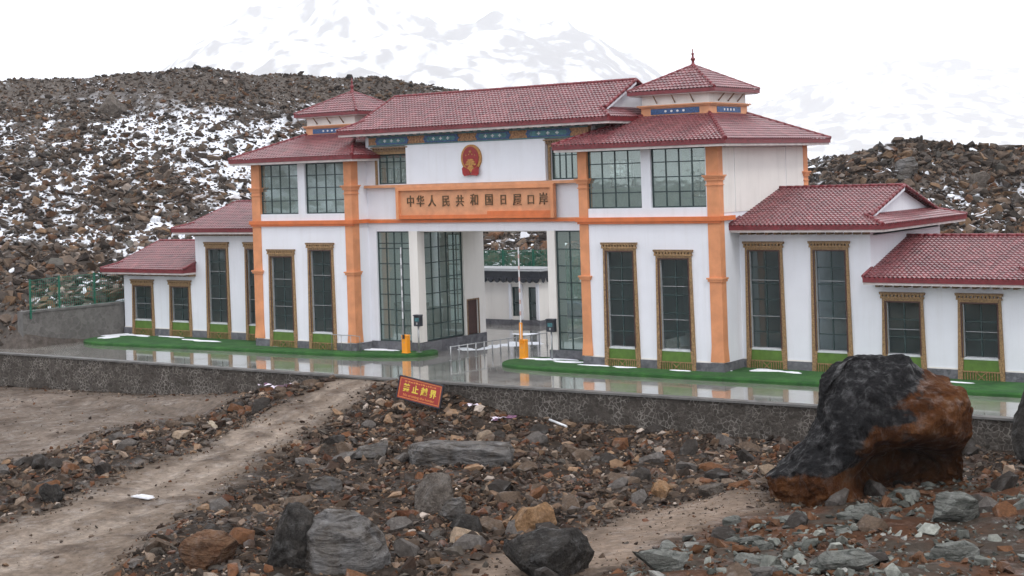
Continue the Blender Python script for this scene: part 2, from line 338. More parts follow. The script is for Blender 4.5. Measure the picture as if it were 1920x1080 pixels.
def edge(x, y, poly, w=.7):        # soft, ragged membership of a zone
    xx = x + .7*fbm(x*.9, y*.9, 3.3); yy = y + .7*fbm(x*.9, y*.9, 8.8)
    s = np.zeros(np.shape(x)); k = 0
    for dx, dy in ((0,0),(w,0),(-w,0),(0,w),(0,-w)): s = s + inpoly(xx+dx, yy+dy, poly); k += 1
    return s/k
xs = np.concatenate([np.arange(-110,-62,3.), np.arange(-62,34,.30), np.arange(34,80,3.)]); ys = np.concatenate([np.arange(-100,-50,2.5), np.arange(-50,-6.4,.30), [-6.4]])
X, Y = np.meshgrid(xs, ys); Z = ground_z(X, Y)
wp, wd, ws, wr = edge(X,Y,PATH), edge(X,Y,DIRT,1.2), edge(X,Y,SAND), edge(X,Y,REDS)
rub = 1-np.clip(wp+wd+ws, 0, 1)
Z = Z + rub*(.14*fbm(X*1.1, Y*1.1, 7.)+.05*fbm(X*4, Y*4, 2.))*np.clip((WALL_Y-Y)/1.5, 0, 1)
# wheel tracks worn into the dirt ramp
def lerpc(a, b, w): return a*(1-w[..., None]) + np.array(b)*w[..., None]
C = np.zeros(X.shape+(3,)) + np.array((.034,.025,.019))
C = lerpc(C, (.17,.135,.11), wd); C = lerpc(C, (.22,.175,.14), wp); C = lerpc(C, (.20,.15,.115), ws); C = lerpc(C, (.075,.034,.018), wr)
C = lerpc(C, (.055,.045,.036), wr*np.clip(fbm(X*.8, Y*.8, 41.)*2.6+.35, 0, .9)); C *= (1 + .35*fbm(X*.35, Y*.35, 9.1) + .25*fbm(X*1.7, Y*1.7, 5.5))[..., None]
pc = np.array([(-16.9,-7),(-16.3,-11),(-15.7,-14.5),(-14.4,-18.6),(-13.4,-22.2),(-11.2,-27),(-10.4,-30.7),(-9.2,-35)]); dm = np.full(X.shape, 99.); 
for (ax, ay), (bx, by) in zip(pc[:-1], pc[1:]):
    ux, uy = bx-ax, by-ay; l2 = ux*ux+uy*uy; tt_ = np.clip(((X-ax)*ux+(Y-ay)*uy)/l2, 0, 1); dm = np.minimum(dm, np.hypot(X-ax-tt_*ux, Y-ay-tt_*uy))
dmw = dm + .25*fbm(X*.8, Y*.8, 31.); rutl = np.exp(-((dmw-.85)/.32)**2); mid = np.exp(-(dmw/.42)**2) + np.clip((dmw-1.35)/.5, 0, 1)
C = lerpc(C, (.30,.245,.20), .6*wp*rutl); C = lerpc(C, (.135,.10,.075), .62*wp*np.clip(mid*(1+1.2*fbm(X*2.2, Y*2.2, 17.)), 0, 1)); Z = Z - .07*wp*rutl + .03*wp*fbm(X*3, Y*3, 4.)
C = lerpc(C, (.085,.062,.048), np.clip((wp+wd)*np.clip(fbm(X*.6, Y*1.1, 12.)*3-.35, 0, 1), 0, .75))
def gridmesh(name, X, Y, Z, C, mat, **k):
    h, w = X.shape; V = np.stack([X, Y, Z], -1).reshape(-1, 3); I = np.arange(h*w).reshape(h, w)
    F = np.stack([I[:-1,:-1], I[:-1,1:], I[1:,1:], I[1:,:-1]], -1).reshape(-1, 4)
    return npmesh(name, V, F, mat, np.clip(C.reshape(-1, 3), .01, .9), True, **k)
gridmesh('ground', X, Y, Z, C, MAT['soil'], kind='structure')

# the moraine that rises behind the post (polar sheet round HC)
aa = np.linspace(-2.35, 1.75, 900); rr = np.concatenate([np.linspace(-.05, 1.05, 190), [1.15,1.3,1.6,2.2,3.2,5,8]])
A, S = np.meshgrid(aa, rr); ca, cr, cz = _pol(HCREST); fa, fr, fz = _pol(HFOOT)
RF, RC = np.interp(A, fa, fr), np.interp(A, ca, cr); RR = RF + (RC-RF)*S
X = HC[0] + RR*np.sin(A); Y = HC[1] + RR*np.cos(A); Z = hill_z(X, Y)
snowm = .75*fbm(X*.11, Y*.11, 15.) + .6*fbm(X*.5, Y*.5, 3.) + .95*fbm(X*1.3, Y*1.3, 3.)
band = np.exp(-((S-.55)/.24)**2)*np.clip((-X-20)/30, 0, 1)*.85 + .37
sn = np.clip((snowm*1.35 + band*.85 - .76)*6, 0, 1)*np.clip(1.25-np.clip(S-np.interp(X, [-95,-70,-40], [.86,.66,.62]), 0, 1)*7, 0, 1)
C = np.zeros(X.shape+(3,)) + np.array((.095,.080,.070)); C *= (1+.4*fbm(X*.4, Y*.4, 1.1))[..., None]; sn *= np.clip(S*12-.8, 0, 1); C = lerpc(C, (.80,.82,.88), sn)
gridmesh('hillside', X, Y, Z, C, MAT['soil'], kind='structure')
HILLSN = None
far = MB().add([(-6100,-1600,-6),(3400,-1600,-6),(3400,6100,-6),(-6100,6100,-6)], [(0,1,2,3)]).build('terrain', M('far_ground', (.12,.10,.09), .9), kind='structure')

# ---------------------------------------------------------------- road slab and walls
def wy(x): return float(np.interp(x, [-62,-47,-15,8,40], [-8.1,-7.8,-7.26,-6.45,-5.7]))
xr = list(np.linspace(-62, 40, 35)); fr_ = [(x, wy(x)+.3) for x in xr]
MB().slab(fr_ + [(40,27),(-47,27),(-47.6,-5.6),(-62,-6.5)], -1.2, -.7).build('road', MAT['road'], kind='structure')
b = MB()
vs = []; fs = []; nrow = 9; xw = np.linspace(-60, 34, 230)
for i, x in enumerate(xw):
    y = wy(x)
    for k in range(nrow+1):
        z = -4.2 + (3.45)*k/nrow
        vs.append((x, y - .10 + .06*k/nrow - .07*float(fbm(x*1.7, z*1.9, 3.)), z))
for i in range(len(xw)-1):
    for k in range(nrow): a = i*(nrow+1)+k; fs.append((a, a+nrow+1, a+nrow+2, a+1))
b.add(vs, fs); n0 = len(vs)
rw = empty('retaining_wall', (-15,-7.3,-2.5), label='long rough grey masonry retaining wall holding up the wet road', cat='wall')
o = b.build('wall_face', MAT['rwall'], rw); o.location = (15,7.3,2.5)
b = MB(); b.add([(x, wy(x)-.13, z) for x in xw for z in (-.755, -.66)] + [(x, wy(x)+.34, z) for x in xw for z in (-.66, -.755)],
      [(2*i, 2*i+2, 2*i+3, 2*i+1) for i in range(len(xw)-1)] + [(2*i+1, 2*i+3, 2*len(xw)+2*i+2, 2*len(xw)+2*i) for i in range(len(xw)-1)] + [(2*len(xw)+2*i, 2*len(xw)+2*i+2, 2*len(xw)+2*i+3, 2*len(xw)+2*i+1) for i in range(len(xw)-1)])
o = b.build('coping', MAT['coping'], rw); o.location = (15,7.3,2.5)
# grey wall at the left end, cut into the slope
b = MB(); P0 = (-47.1, 2.2); P1 = (-47.9, -5.4); vs = []; fs = []
for i in range(31):
    u = i/30; x = P0[0]+(P1[0]-P0[0])*u; y = P0[1]+(P1[1]-P0[1])*u; zt = 1.55+.08*u
    for k in range(9): z = -1.2+(zt+1.2)*k/8; vs.append((x+.05*float(fbm(y*1.5, z*1.5, 5.)), y, z))
for i in range(30):
    for k in range(8): a = i*9+k; fs.append((a, a+1, a+10, a+9))
b.add(vs, fs)
lw = empty('side_wall', (-47.5,-2,-.7), label='short grey rubble wall at the left end of the building, cut into the stony slope', cat='wall')
o = b.build('wall_face', MAT['rwall2'], lw); o.location = (47.5,2,.7)
b = MB().slab([(P0[0]+.06,P0[1]),(P0[0]-.5,P0[1]),(P1[0]-.5,P1[1]-.05),(P1[0]+.06,P1[1]-.05)], 1.54, 1.68)
b.slab([(P1[0]+.02,P1[1]),(P1[0]-.5,P1[1]),(P1[0]-.5,P1[1]-.06),(P1[0]+.02,P1[1]-.06)], -1.2, 1.54)
o = b.build('coping', MAT['coping'], lw); o.location = (47.5,2,.7)

# ---------------------------------------------------------------- loose rock
def hull(seed, n=13, sx=1., sy=.75, sz=.5):
    rs = np.random.RandomState(seed); p = rs.normal(size=(n, 3)); p /= np.linalg.norm(p, axis=1)[:, None]; p *= rs.uniform(.75, 1., (n, 1)); p *= (sx, sy, sz)
    bm = bmesh.new(); [bm.verts.new(q) for q in p]; r = bmesh.ops.convex_hull(bm, input=bm.verts)
    bmesh.ops.delete(bm, geom=[g for g in r['geom_interior'] if isinstance(g, bmesh.types.BMVert)], context='VERTS'); bmesh.ops.triangulate(bm, faces=bm.faces); bm.normal_update()
    bm.verts.index_update(); V = np.array([v.co[:] for v in bm.verts]); F = np.array([[v.index for v in f.verts] for f in bm.faces]); bm.free(); return V, F
VAR = [hull(100+i, 10+i % 6, 1, random.uniform(.55,.9), random.uniform(.28,.7)) for i in range(28)]
PALF = np.array([(.050,.044,.040),(.085,.072,.062),(.13,.108,.09),(.17,.13,.10),(.25,.185,.13),(.155,.082,.048),(.12,.06,.038),(.30,.26,.22),(.06,.045,.038),(.48,.46,.44),(.10,.098,.092)])
PALF = PALF*np.array((.80,.69,.61))
PWF = np.array([.19,.15,.14,.11,.07,.065,.075,.03,.16,.02,.05]); PWF /= PWF.sum()
PALH = np.array([(.075,.068,.062),(.11,.10,.092),(.15,.125,.105),(.19,.155,.125),(.23,.165,.11),(.165,.10,.065),(.13,.135,.13),(.33,.31,.29),(.05,.046,.045)])
PALH = PALH*np.array((.70,.62,.57))
PWH = np.array([.2,.2,.2,.12,.06,.07,.06,.03,.06]); PWH /= PWH.sum()
def scatter(name, x, y, z, r, cols, mat, tilt=.5, **k):
    n = len(x); vi = RS.randint(0, len(VAR), n); Vs = []; Fs = []; Cs = []; off = 0
    az = RS.uniform(0, 6.283, n); tx = RS.normal(0, tilt, n); ty = RS.normal(0, tilt, n)
    for i, (V, F) in enumerate(VAR):
        q = np.where(vi == i)[0]
        if not len(q): continue
        P = V[None]*r[q, None, None]*RS.uniform(.8, 1.25, (len(q), 1, 3))
        c, s = np.cos(tx[q])[:, None], np.sin(tx[q])[:, None]; P = np.stack([P[...,0], P[...,1]*c-P[...,2]*s, P[...,1]*s+P[...,2]*c], -1)
        c, s = np.cos(ty[q])[:, None], np.sin(ty[q])[:, None]; P = np.stack([P[...,0]*c+P[...,2]*s, P[...,1], -P[...,0]*s+P[...,2]*c], -1)
        c, s = np.cos(az[q])[:, None], np.sin(az[q])[:, None]; P = np.stack([P[...,0]*c-P[...,1]*s, P[...,0]*s+P[...,1]*c, P[...,2]], -1)
        P += np.stack([x[q], y[q], z[q]], -1)[:, None]
        Vs.append(P.reshape(-1, 3)); Fs.append((F[None] + (off + np.arange(len(q))*len(V))[:, None, None]).reshape(-1, 3)); off += len(q)*len(V)
        Cs.append(np.repeat(cols[q], len(V), 0))
    return npmesh(name, np.concatenate(Vs), np.concatenate(Fs), mat, np.concatenate(Cs), **k)
def pick(pal, w, n): return pal[RS.choice(len(pal), n, p=w)]*RS.uniform(.7, 1.3, (n, 1))
# foreground rubble: denser away from the path, the dirt flat and the sand
def fore(n, rmin, rmax, pw):
    x = RS.uniform(-52, 32, n); y = RS.uniform(-46, -6.9, n); a = np.hypot(x-34, y+65)
    wgt = 1 - .93*edge(x,y,PATH) - .90*edge(x,y,DIRT,1.2) - .72*edge(x,y,SAND) - .45*edge(x,y,REDS)
    wgt *= .72 + .6*fbm(x*.3, y*.3, 20.) ; wgt *= (y < np.interp(x, [-62,-47,-15,8,40], [-8.1,-7.8,-7.26,-6.45,-5.7])-.15)
    ok = (RS.rand(n) < wgt) & (a > 24); x, y = x[ok], y[ok]; u = RS.rand(len(x)); r = rmin*(1-u*(1-(rmin/rmax)**pw))**(-1/pw)
    r *= np.clip(1 - .6*(edge(x,y,PATH)+edge(x,y,DIRT)+edge(x,y,SAND)), .3, 1)
    return x, y, r
x, y, r = fore(185000, .055, .46, 1.75)
cols = pick(PALF, PWF, len(x)); z = ground_z(x, y, True) + r*.12
inr = edge(x, y, REDS) > .5; gcol = pick(np.array([(.13,.135,.12),(.22,.225,.20),(.115,.058,.032),(.085,.04,.02),(.26,.255,.235),(.06,.062,.054)]), np.array([.26,.10,.20,.22,.02,.20]), len(x)); cols[inr] = gcol[inr]
scatter('rubble', x, y, z, r, cols, MAT['rock'], .45, kind='stuff')
# scree on the moraine
n = 160000; a_ = RS.uniform(-2.0, 1.45, n); s_ = RS.uniform(0, 1.04, n)**.85
RFs, RCs = np.interp(a_, fa, fr), np.interp(a_, ca, cr); rr_ = RFs+(RCs-RFs)*s_; x = HC[0]+rr_*np.sin(a_); y = HC[1]+rr_*np.cos(a_)
u = RS.rand(n); r = .14*(1-u*(1-(.14/.85)**1.75))**(-1/1.75)
r *= np.where(x < -20, np.interp(s_, [0,.45,.7,1], [1.15,1.05,.72,.55]), 1.0)
snm = fbm(x*.11, y*.11, 15.) + .55*fbm(x*.5, y*.5, 3.); ok = RS.rand(n) < np.where((snm > .12) & (s_ < .9), .62, 1.)
x, y, r, s_ = x[ok], y[ok], r[ok], s_[ok]
cols = pick(PALH, PWH, len(x))*np.interp(s_, [0,.5,1], [1.1,1,.85])[:, None]
wh = RS.rand(len(x)) < np.where((snm[ok] > -.05) & (s_ < .8), .13, .035); cols[wh] = (.74,.76,.80); r = np.where(wh, r*.62, r)
scatter('scree', x, y, hill_z(x, y)+r*.15, r, cols, MAT['scree'], .5, kind='stuff')

# single stones: the 290 largest, sharing a few hull shapes per colour
KIND = [('dark grey', (.040,.034,.030)), ('brown', (.105,.075,.055)), ('rusty orange', (.13,.062,.032)), ('pale tan', (.28,.21,.15)), ('slate grey', (.10,.088,.080))]
protos = []
for ki, (kn, kc) in enumerate(KIND):
    for q in range(4):
        V, F = hull(700+ki*10+q, 22, 1, .75, .42+.08*q)
        V = V*(1+.05*fbm(V[:,0]*3, V[:,1]*3, V[:,2]*3)[:, None]); o = npmesh('rock', V, F, MAT['rock'], np.tile(np.array(kc), (len(V), 1)))
        tag(o, cat='rock'); protos.append((o, kn))
x, y, r = fore(5200, .30, .72, 2.2); i = np.argsort(-r)[:290]; used = set()
PLACES = {'dark grey':'wet dark grey angular rock lying loose in the rubble field below the road wall', 'brown':'brown angular rock lying loose in the rubble field below the road wall',
 'rusty orange':'rusty orange broken rock lying loose in the rubble field below the road wall', 'pale tan':'pale tan broken rock lying loose in the rubble field below the road wall', 'slate grey':'slate grey flat-sided rock lying loose in the rubble field below the road wall'}
for j, q in enumerate(i):
    pi = random.choices(range(20), weights=[5]*4+[4]*4+[2]*4+[1]*4+[3]*4)[0]; o, kn = protos[pi]
    if pi in used: o = o.copy(); COL.objects.link(o)
    used.add(pi); o['label'] = PLACES[kn]; o['group'] = kn + ' rocks loose in the rubble field'
    o.location = (x[q], y[q], float(ground_z(x[q], y[q])) + r[q]*.14); o.scale = (r[q],)*3
    o.rotation_euler = (random.gauss(0,.35), random.gauss(0,.35), random.uniform(0,6.28))
for pi, (o, kn) in enumerate(protos):
    if pi not in used: bpy.data.objects.remove(o)

# ---------------------------------------------------------------- named boulders
def bmat(name, cols, sc=1., rough=.45, strata=0, bd=.12):
    m, t, p = _nodes(name); v = coords(t); vs = coords(t, (1, 1, 1))
    f = noise(t, v, sc, 7, .65, .6); st = [(.28+.44*i/(len(cols)-1), c) for i, c in enumerate(cols)]
    c = ramp(t, f, st); h = noise(t, v, sc*3.5, 8, .72)
    c = mixrgb(t, 1., c, ramp(t, noise(t, v, sc*9, 5, .7), [(.3, (.55,.55,.55)), (.7, (1.4,1.4,1.4))]), 'MULTIPLY')
    if strata:
        cs_ = coords(t, (.5, .6, strata)); cs_.node.inputs['Rotation'].default_value = (.35, 1.15 if strata < 3 else .2, .3); w = noise(t, cs_, 2.0, 6, .68, .8); c = mixrgb(t, .5, c, ramp(t, w, [(.38, tuple(x*.35 for x in cols[0])), (.55, tuple(min(1, x*1.25) for x in cols[-1]))])); h = mth(t, 'ADD', h, mth(t, 'MULTIPLY', w, 1.6))
    t.links.new(c, p.inputs['Base Color']); wetness(t, p, v, sc*1.5, .06, .7); bump(t, p, h, 1.0, bd*1.3); return m
def boulder(outline, pos, depth, mat, label, seed=1, amp=.10, planes=9, name='boulder', sub=84, rz=0., tilt=None, cat='boulder', fn=None, facets=0):
    """outline: (across, up) metres, counter-clockwise, in a vertical plane facing the foreground; depth: metres."""
    O = np.array(outline, float); n = len(O); per = np.linalg.norm(np.roll(O, -1, 0)-O, axis=1); cum = np.concatenate([[0], np.cumsum(per)]); tt = np.linspace(0, cum[-1], sub, endpoint=False)
    OX = np.interp(tt, cum, np.append(O[:,0], O[0,0])); OZ = np.interp(tt, cum, np.append(O[:,1], O[0,1])); c = np.array([OX.mean(), OZ.mean()*.8])
    m = 40 if sub < 120 else 110; T = np.linspace(-1, 1, m); s = (1-np.abs(T)**2.4)**(1/2.4); s[0] = s[-1] = .02
    V = np.zeros((m, sub, 3)); V[...,0] = c[0] + (OX-c[0])*s[:,None]; V[...,2] = c[1] + (OZ-c[1])*s[:,None]; V[...,1] = (T*depth/2)[:,None]
    V = V.reshape(-1, 3); ctr = np.array([c[0], 0, c[1]]); rs = np.random.RandomState(seed); ext = np.array([np.ptp(O[:,0])/2, depth/2, np.ptp(O[:,1])/2])
    for _ in range(planes):                        # knock flats off it
        nn = rs.normal(size=3); nn[1] = -abs(nn[1])*1.6; nn /= np.linalg.norm(nn); h = (V-ctr)@nn; lim = rs.uniform(.50, .86)*h.max(); k = h > lim; V[k] -= (h[k]-lim)[:,None]*nn*.9
    for _ in range(facets):                        # small breaks that only shave the bulges
        nn = rs.normal(size=3); nn[1] = -abs(nn[1]); nn /= np.linalg.norm(nn); h = (V-ctr)@nn; lim = rs.uniform(.91, .985)*h.max(); k = h > lim; V[k] -= (h[k]-lim)[:,None]*nn
    if fn is not None: V = fn(V)
    L = min(ext)*1.0; d = V-ctr; ln = np.linalg.norm(d, axis=1)[:,None]+1e-6; q = V/L
    nz = (1-2*np.abs(fbm(q[:,0]*1.3+seed, q[:,1]*1.3, q[:,2]*1.3, 5))) * amp*L + .5*amp*L*fbm(q[:,0]*5, q[:,1]*5+seed, q[:,2]*5, 3) + .35*amp*L*(.3-np.abs(fbm(q[:,0]*4, q[:,1]*4, q[:,2]*9+seed, 5)))
    V = V + d/ln*(nz-amp*L*.6)[:,None]
    I = np.arange(m*sub).reshape(m, sub); J = np.roll(I, -1, 1); F = np.stack([I[:-1], J[:-1], J[1:], I[1:]], -1).reshape(-1, 4)
    o = npmesh(name, V, F, mat, None, False, label=label, cat=cat)
    o.location = pos; o.rotation_euler = (0, 0, YAW + rz); return o
M_BIG = None
m, t, p = _nodes('wet_black_and_rusty_boulder'); v = coords(t); sx = t.nodes.new('ShaderNodeSeparateXYZ'); t.links.new(v, sx.inputs[0])
nb = noise(t, v, .55, 7, .62, .5)
# black weathered crust on the upper and left side, rusty broken face elsewhere (object space)
k = mth(t, 'ADD', mth(t, 'MULTIPLY', sx.outputs[2], .25), mth(t, 'MULTIPLY', sx.outputs[0], -.26)); k = mth(t, 'ADD', k, mth(t, 'MULTIPLY', mth(t, 'MINIMUM', mth(t, 'SUBTRACT', sx.outputs[2], 1.1), 0.), .9)); k = mth(t, 'ADD', k, mth(t, 'MULTIPLY', nb, 1.9))
crust = ramp(t, k, [(.0, (0,0,0)), (1., (1,1,1))]); crust = ramp(t, mth(t, 'ADD', mth(t, 'SUBTRACT', k, 1.27), mth(t, 'MULTIPLY', noise(t, v, 4., 6, .7), .35)), [(.38, (0,0,0)), (.50, (1,1,1))])
rust = ramp(t, noise(t, v, 1.1, 8, .7, .4), [(.3, (.018,.009,.006)), (.45, (.075,.026,.008)), (.58, (.125,.052,.020)), (.72, (.08,.045,.024))])
blk = ramp(t, noise(t, v, 2.2, 8, .7, .3), [(.35, (.010,.010,.011)), (.6, (.022,.021,.022)), (.75, (.06,.058,.06))])
t.links.new(mixrgb(t, crust, rust, blk), p.inputs['Base Color']); wetness(t, p, v, 2.2, .05, .8, .7, .3)
bump(t, p, mth(t, 'ADD', noise(t, v, 1.4, 9, .72), mth(t, 'MULTIPLY', noise(t, coords(t, (1.5,1.5,.35)), 2.5, 6, .7), .8)), .95, .26); M_BIG = m
def cave(V):      # undercut at the foot of the face
    V = V.copy(); k = np.exp(-(((V[:,0]-.75)/1.55)**2 + ((V[:,2]-.55)/.85)**2))*(V[:,1] < 0); V[:,1] += np.clip(1.5*k, 0, 1)*3.2
    k2 = np.exp(-(((V[:,0]+2.5)/1.3)**2))*np.clip((V[:,2]-1.2)/1.5, 0, 1)*(V[:,1] < 0); V[:,1] += k2*.5; return V
boulder([(-4.05,0.25),(-3.73,-0.71),(-2.78,-0.97),(-0.63,-0.86),(1.19,-0.2),(2.63,0.11),(2.96,1.98),(2.96,2.97),(2.66,3.73),(1.69,4.07),(0.62,4.36),(-0.46,4.35),(-1.33,4.2),(-1.7,3.86),(-1.89,2.86),(-1.97,2.14),(-2.43,1.58),(-3.12,0.96)],
    (15.0,-17.6,-1.35), 4.6, M_BIG, 'huge wet black and rust-brown boulder standing in front of the road at the right', 3, .13, 0, sub=330, fn=cave, facets=60)
G_D = bmat('dark_wet_rock', [(.014,.013,.012),(.042,.038,.035),(.085,.075,.066)], 1.5); G_G = bmat('grey_striated_rock', [(.035,.030,.028),(.085,.066,.050),(.105,.10,.10),(.19,.18,.172)], 1.2, .5, 2.6)
G_T = bmat('tan_rock', [(.10,.055,.03),(.27,.16,.085),(.40,.30,.21)], 1.3); G_B = bmat('brown_grey_rock', [(.06,.05,.042),(.13,.11,.095),(.20,.175,.15)], 1.6)
G_R = bmat('rust_rock', [(.05,.03,.022),(.16,.065,.03),(.20,.13,.085)], 1.6, .5, 3); G_C = bmat('cream_rock', [(.35,.28,.20),(.55,.48,.38)], 2.); G_S = bmat('grey_green_slate', [(.045,.05,.043),(.10,.108,.095),(.25,.25,.23)], 1.8, .5, 3.5)
def blob(w, h, seed, sk=0.):
    rs = np.random.RandomState(seed); a = np.linspace(0, 6.283, 12, endpoint=False); return [(w/2*math.copysign(abs(math.cos(t))**.75, math.cos(t))*rs.uniform(.74,1.12)+sk*h*max(0,math.sin(t)), (h*.5 + h*.62*math.copysign(abs(math.sin(t))**.8, math.sin(t)))*rs.uniform(.76,1.12)-.12*h) for t in a]
def B(px, w, h, d, mat, label, seed, rz=0, amp=.09, **k): boulder(blob(w, h, seed), px, d, mat, label, seed, amp, 15, rz=rz, **k)
boulder([(-.65,-.3),(.75,-.3),(.78,.8),(.7,1.6),(.35,1.95),(-.25,1.92),(-.6,1.55),(-.72,.7)], (3.4,-33.9,-1.75), 1.7, G_D, 'dark wet angular block leaning on the grey striated boulder at the bottom of the photo', 31, .10, 3)
boulder([(-1.15,-.3),(1.25,-.3),(1.28,.35),(1.1,.95),(.72,1.4),(.2,1.72),(-.35,1.86),(-.85,1.72),(-1.12,1.3),(-1.2,.5)], (4.9,-33.2,-1.75), 2.2, G_G, 'large rounded grey striated boulder at the bottom left beside the dirt ramp', 32, .08, 2, facets=30)
boulder([(-2.4,-.2),(2.3,-.2),(2.5,.35),(2.3,.78),(1.4,.86),(.2,.9),(-1.0,.98),(-1.9,.86),(-2.5,.45)], (-3.3,-17.4,-2.25), 3.8, G_G, 'broad flat-topped grey-brown slab boulder in the middle of the rubble field', 33, .13, 4, facets=30)
B((6.75,-26.3,-1.95), 1.95, .98, 1.5, G_T, 'tan boulder with a pale flat top and rusty broken side in the lower centre', 34, -.1, .06)
B((5.2,-27.6,-1.95), 1.35, .8, 1.2, G_D, 'low dark rock block just left of the pale-topped tan boulder', 35)
B((10.75,-31.5,-1.75), 3.4, 1.75, 2.2, G_D, 'big dark grey pointed boulder cut by the bottom edge near the centre', 36, .1, .11)
B((.9,-24.0,-2.3), 1.75, 1.35, 1.5, G_B, 'grey-brown upright rock below the broad flat slab boulder', 37, .3)
B((2.6,-25.2,-2.15), 1.0, .8, .9, G_G, 'small upright grey rock between the upright brown rock and the tan boulder', 38)
B((18.0,-8.9,-1.5), 2.4, 2.7, 2.2, G_D, 'dark brown rock mound cut off by the right edge behind the huge boulder', 39)
B((14.0,-30.4,-1.25), 2.1, .62, 1.2, G_S, 'flat white-streaked slate slab at the bottom edge beside the dark pointed boulder', 40, .15, .06)
B((.5,-34.5,-1.95), 2.3, 1.15, 1.6, G_R, 'reddish brown layered boulder between the dirt ramp and the dark wet block', 41, .25)
B((-17.8,-17.2,-1.95), .62, .55, .45, G_C, 'small cream-white stone standing out on the left bank of the dirt ramp', 42, 0, .05)
B((19.2,-22.0,-1.1), 1.75, 1.05, 1.3, G_S, 'pyramid-shaped grey-green rock on red soil right of the huge boulder', 43, 0, .13)
B((16.7,-23.0,-1.25), 1.0, .72, .8, G_S, 'small pointed grey-green rock on the red soil in front of the huge boulder', 44, .4, .13)
B((-14.3,-28.9,-2.6), .95, .85, .8, G_D, 'dark rounded rock on the left bank of the dirt ramp near the left edge', 45)
B((18.3,-28.9,-1.0), 2.2, .5, 1.3, G_S, 'broad flat slate slab lying on the red soil at the lower right', 46, -.1, .07)
B((20.9,-27.2,-.85), 1.9, .55, 1.1, G_S, 'long ridged slate slab lying on the red soil near the lower right corner', 47, .2, .12)
B((16.9,-30.3,-1.2), 1.6, .45, 1.0, G_G, 'low grey slab half out of the picture at the bottom right', 48, .1, .07)
B((9.3,-19.0,-1.95), 1.0, .62, .8, G_B, 'brown-grey faceted rock at the edge of the sandy patch left of the huge boulder', 49)
B((7.6,-19.6,-2.0), .9, .6, .7, G_T, 'tan wedge-shaped rock beside the faceted brown-grey rock at the sandy patch', 50)
B((-7.0,-18.0,-2.1), 2.4, .6, 1.5, G_G, 'thin tilted grey slab left of the broad flat slab boulder', 51, .5, .06)
B((-4.8,-23.5,-2.3), 1.7, .55, 1.2, G_G, 'weathered grey layered rock in the rubble right of the dirt ramp', 52, .2)
def HB(x, y, w, h, mat, label, seed): B((x, y, float(hill_z(x, y))-.2*h), w, h, w*.7, mat, label, seed, name='hillside_boulder')
HB(-74.5, 24.0, 3.1, 2.5, G_B, 'biggest round brown boulder sitting high on the snowy moraine at the left', 61)
HB(-76.2, 36.4, 1.0, .6, G_D, 'boulder on the crest line of the left moraine at its highest point', 62)
HB(-65.5, 46.8, .9, .8, G_D, 'knobbly dark boulder on the moraine crest left of the small left roof spire', 63)
HB(-6.3, 42.8, 2.6, 2.2, G_G, 'bluish grey block on the right moraine above the upper right wing roof', 64)
HB(-1.6, 44.5, 2.0, 1.6, G_B, 'brown block high on the right moraine near the right edge', 65)

# flat slate slabs strewn over the red soil
rs_ = np.random.RandomState(21); sl = []
for q in range(4):
    B((0,0,0), 1.0, .30, .62, G_S, 'flat grey-green slate rock lying on the red soil at the lower right', 300+q, 0, .07, name='flat_rock', cat='rock'); sl.append([o for o in bpy.data.objects if o.name.startswith('flat_rock')][-1])
k = 0; used_s = set()
while k < 34:
    x, y = rs_.uniform(12, 26), rs_.uniform(-33, -15); 
    if not inpoly(np.array([x]), np.array([y]), REDS)[0]: continue
    o = sl[k % 4]
    if k >= 4: o = o.copy(); COL.objects.link(o)
    o['group'] = 'slate slabs strewn on the red soil'; s_ = rs_.uniform(.55, 1.5); o.location = (x, y, float(ground_z(x, y))-.08*s_); o.scale = (s_, s_, s_*rs_.uniform(.7, 1.3)); o.rotation_euler = (rs_.normal(0,.16), rs_.normal(0,.16), rs_.uniform(0,6.28)); k += 1
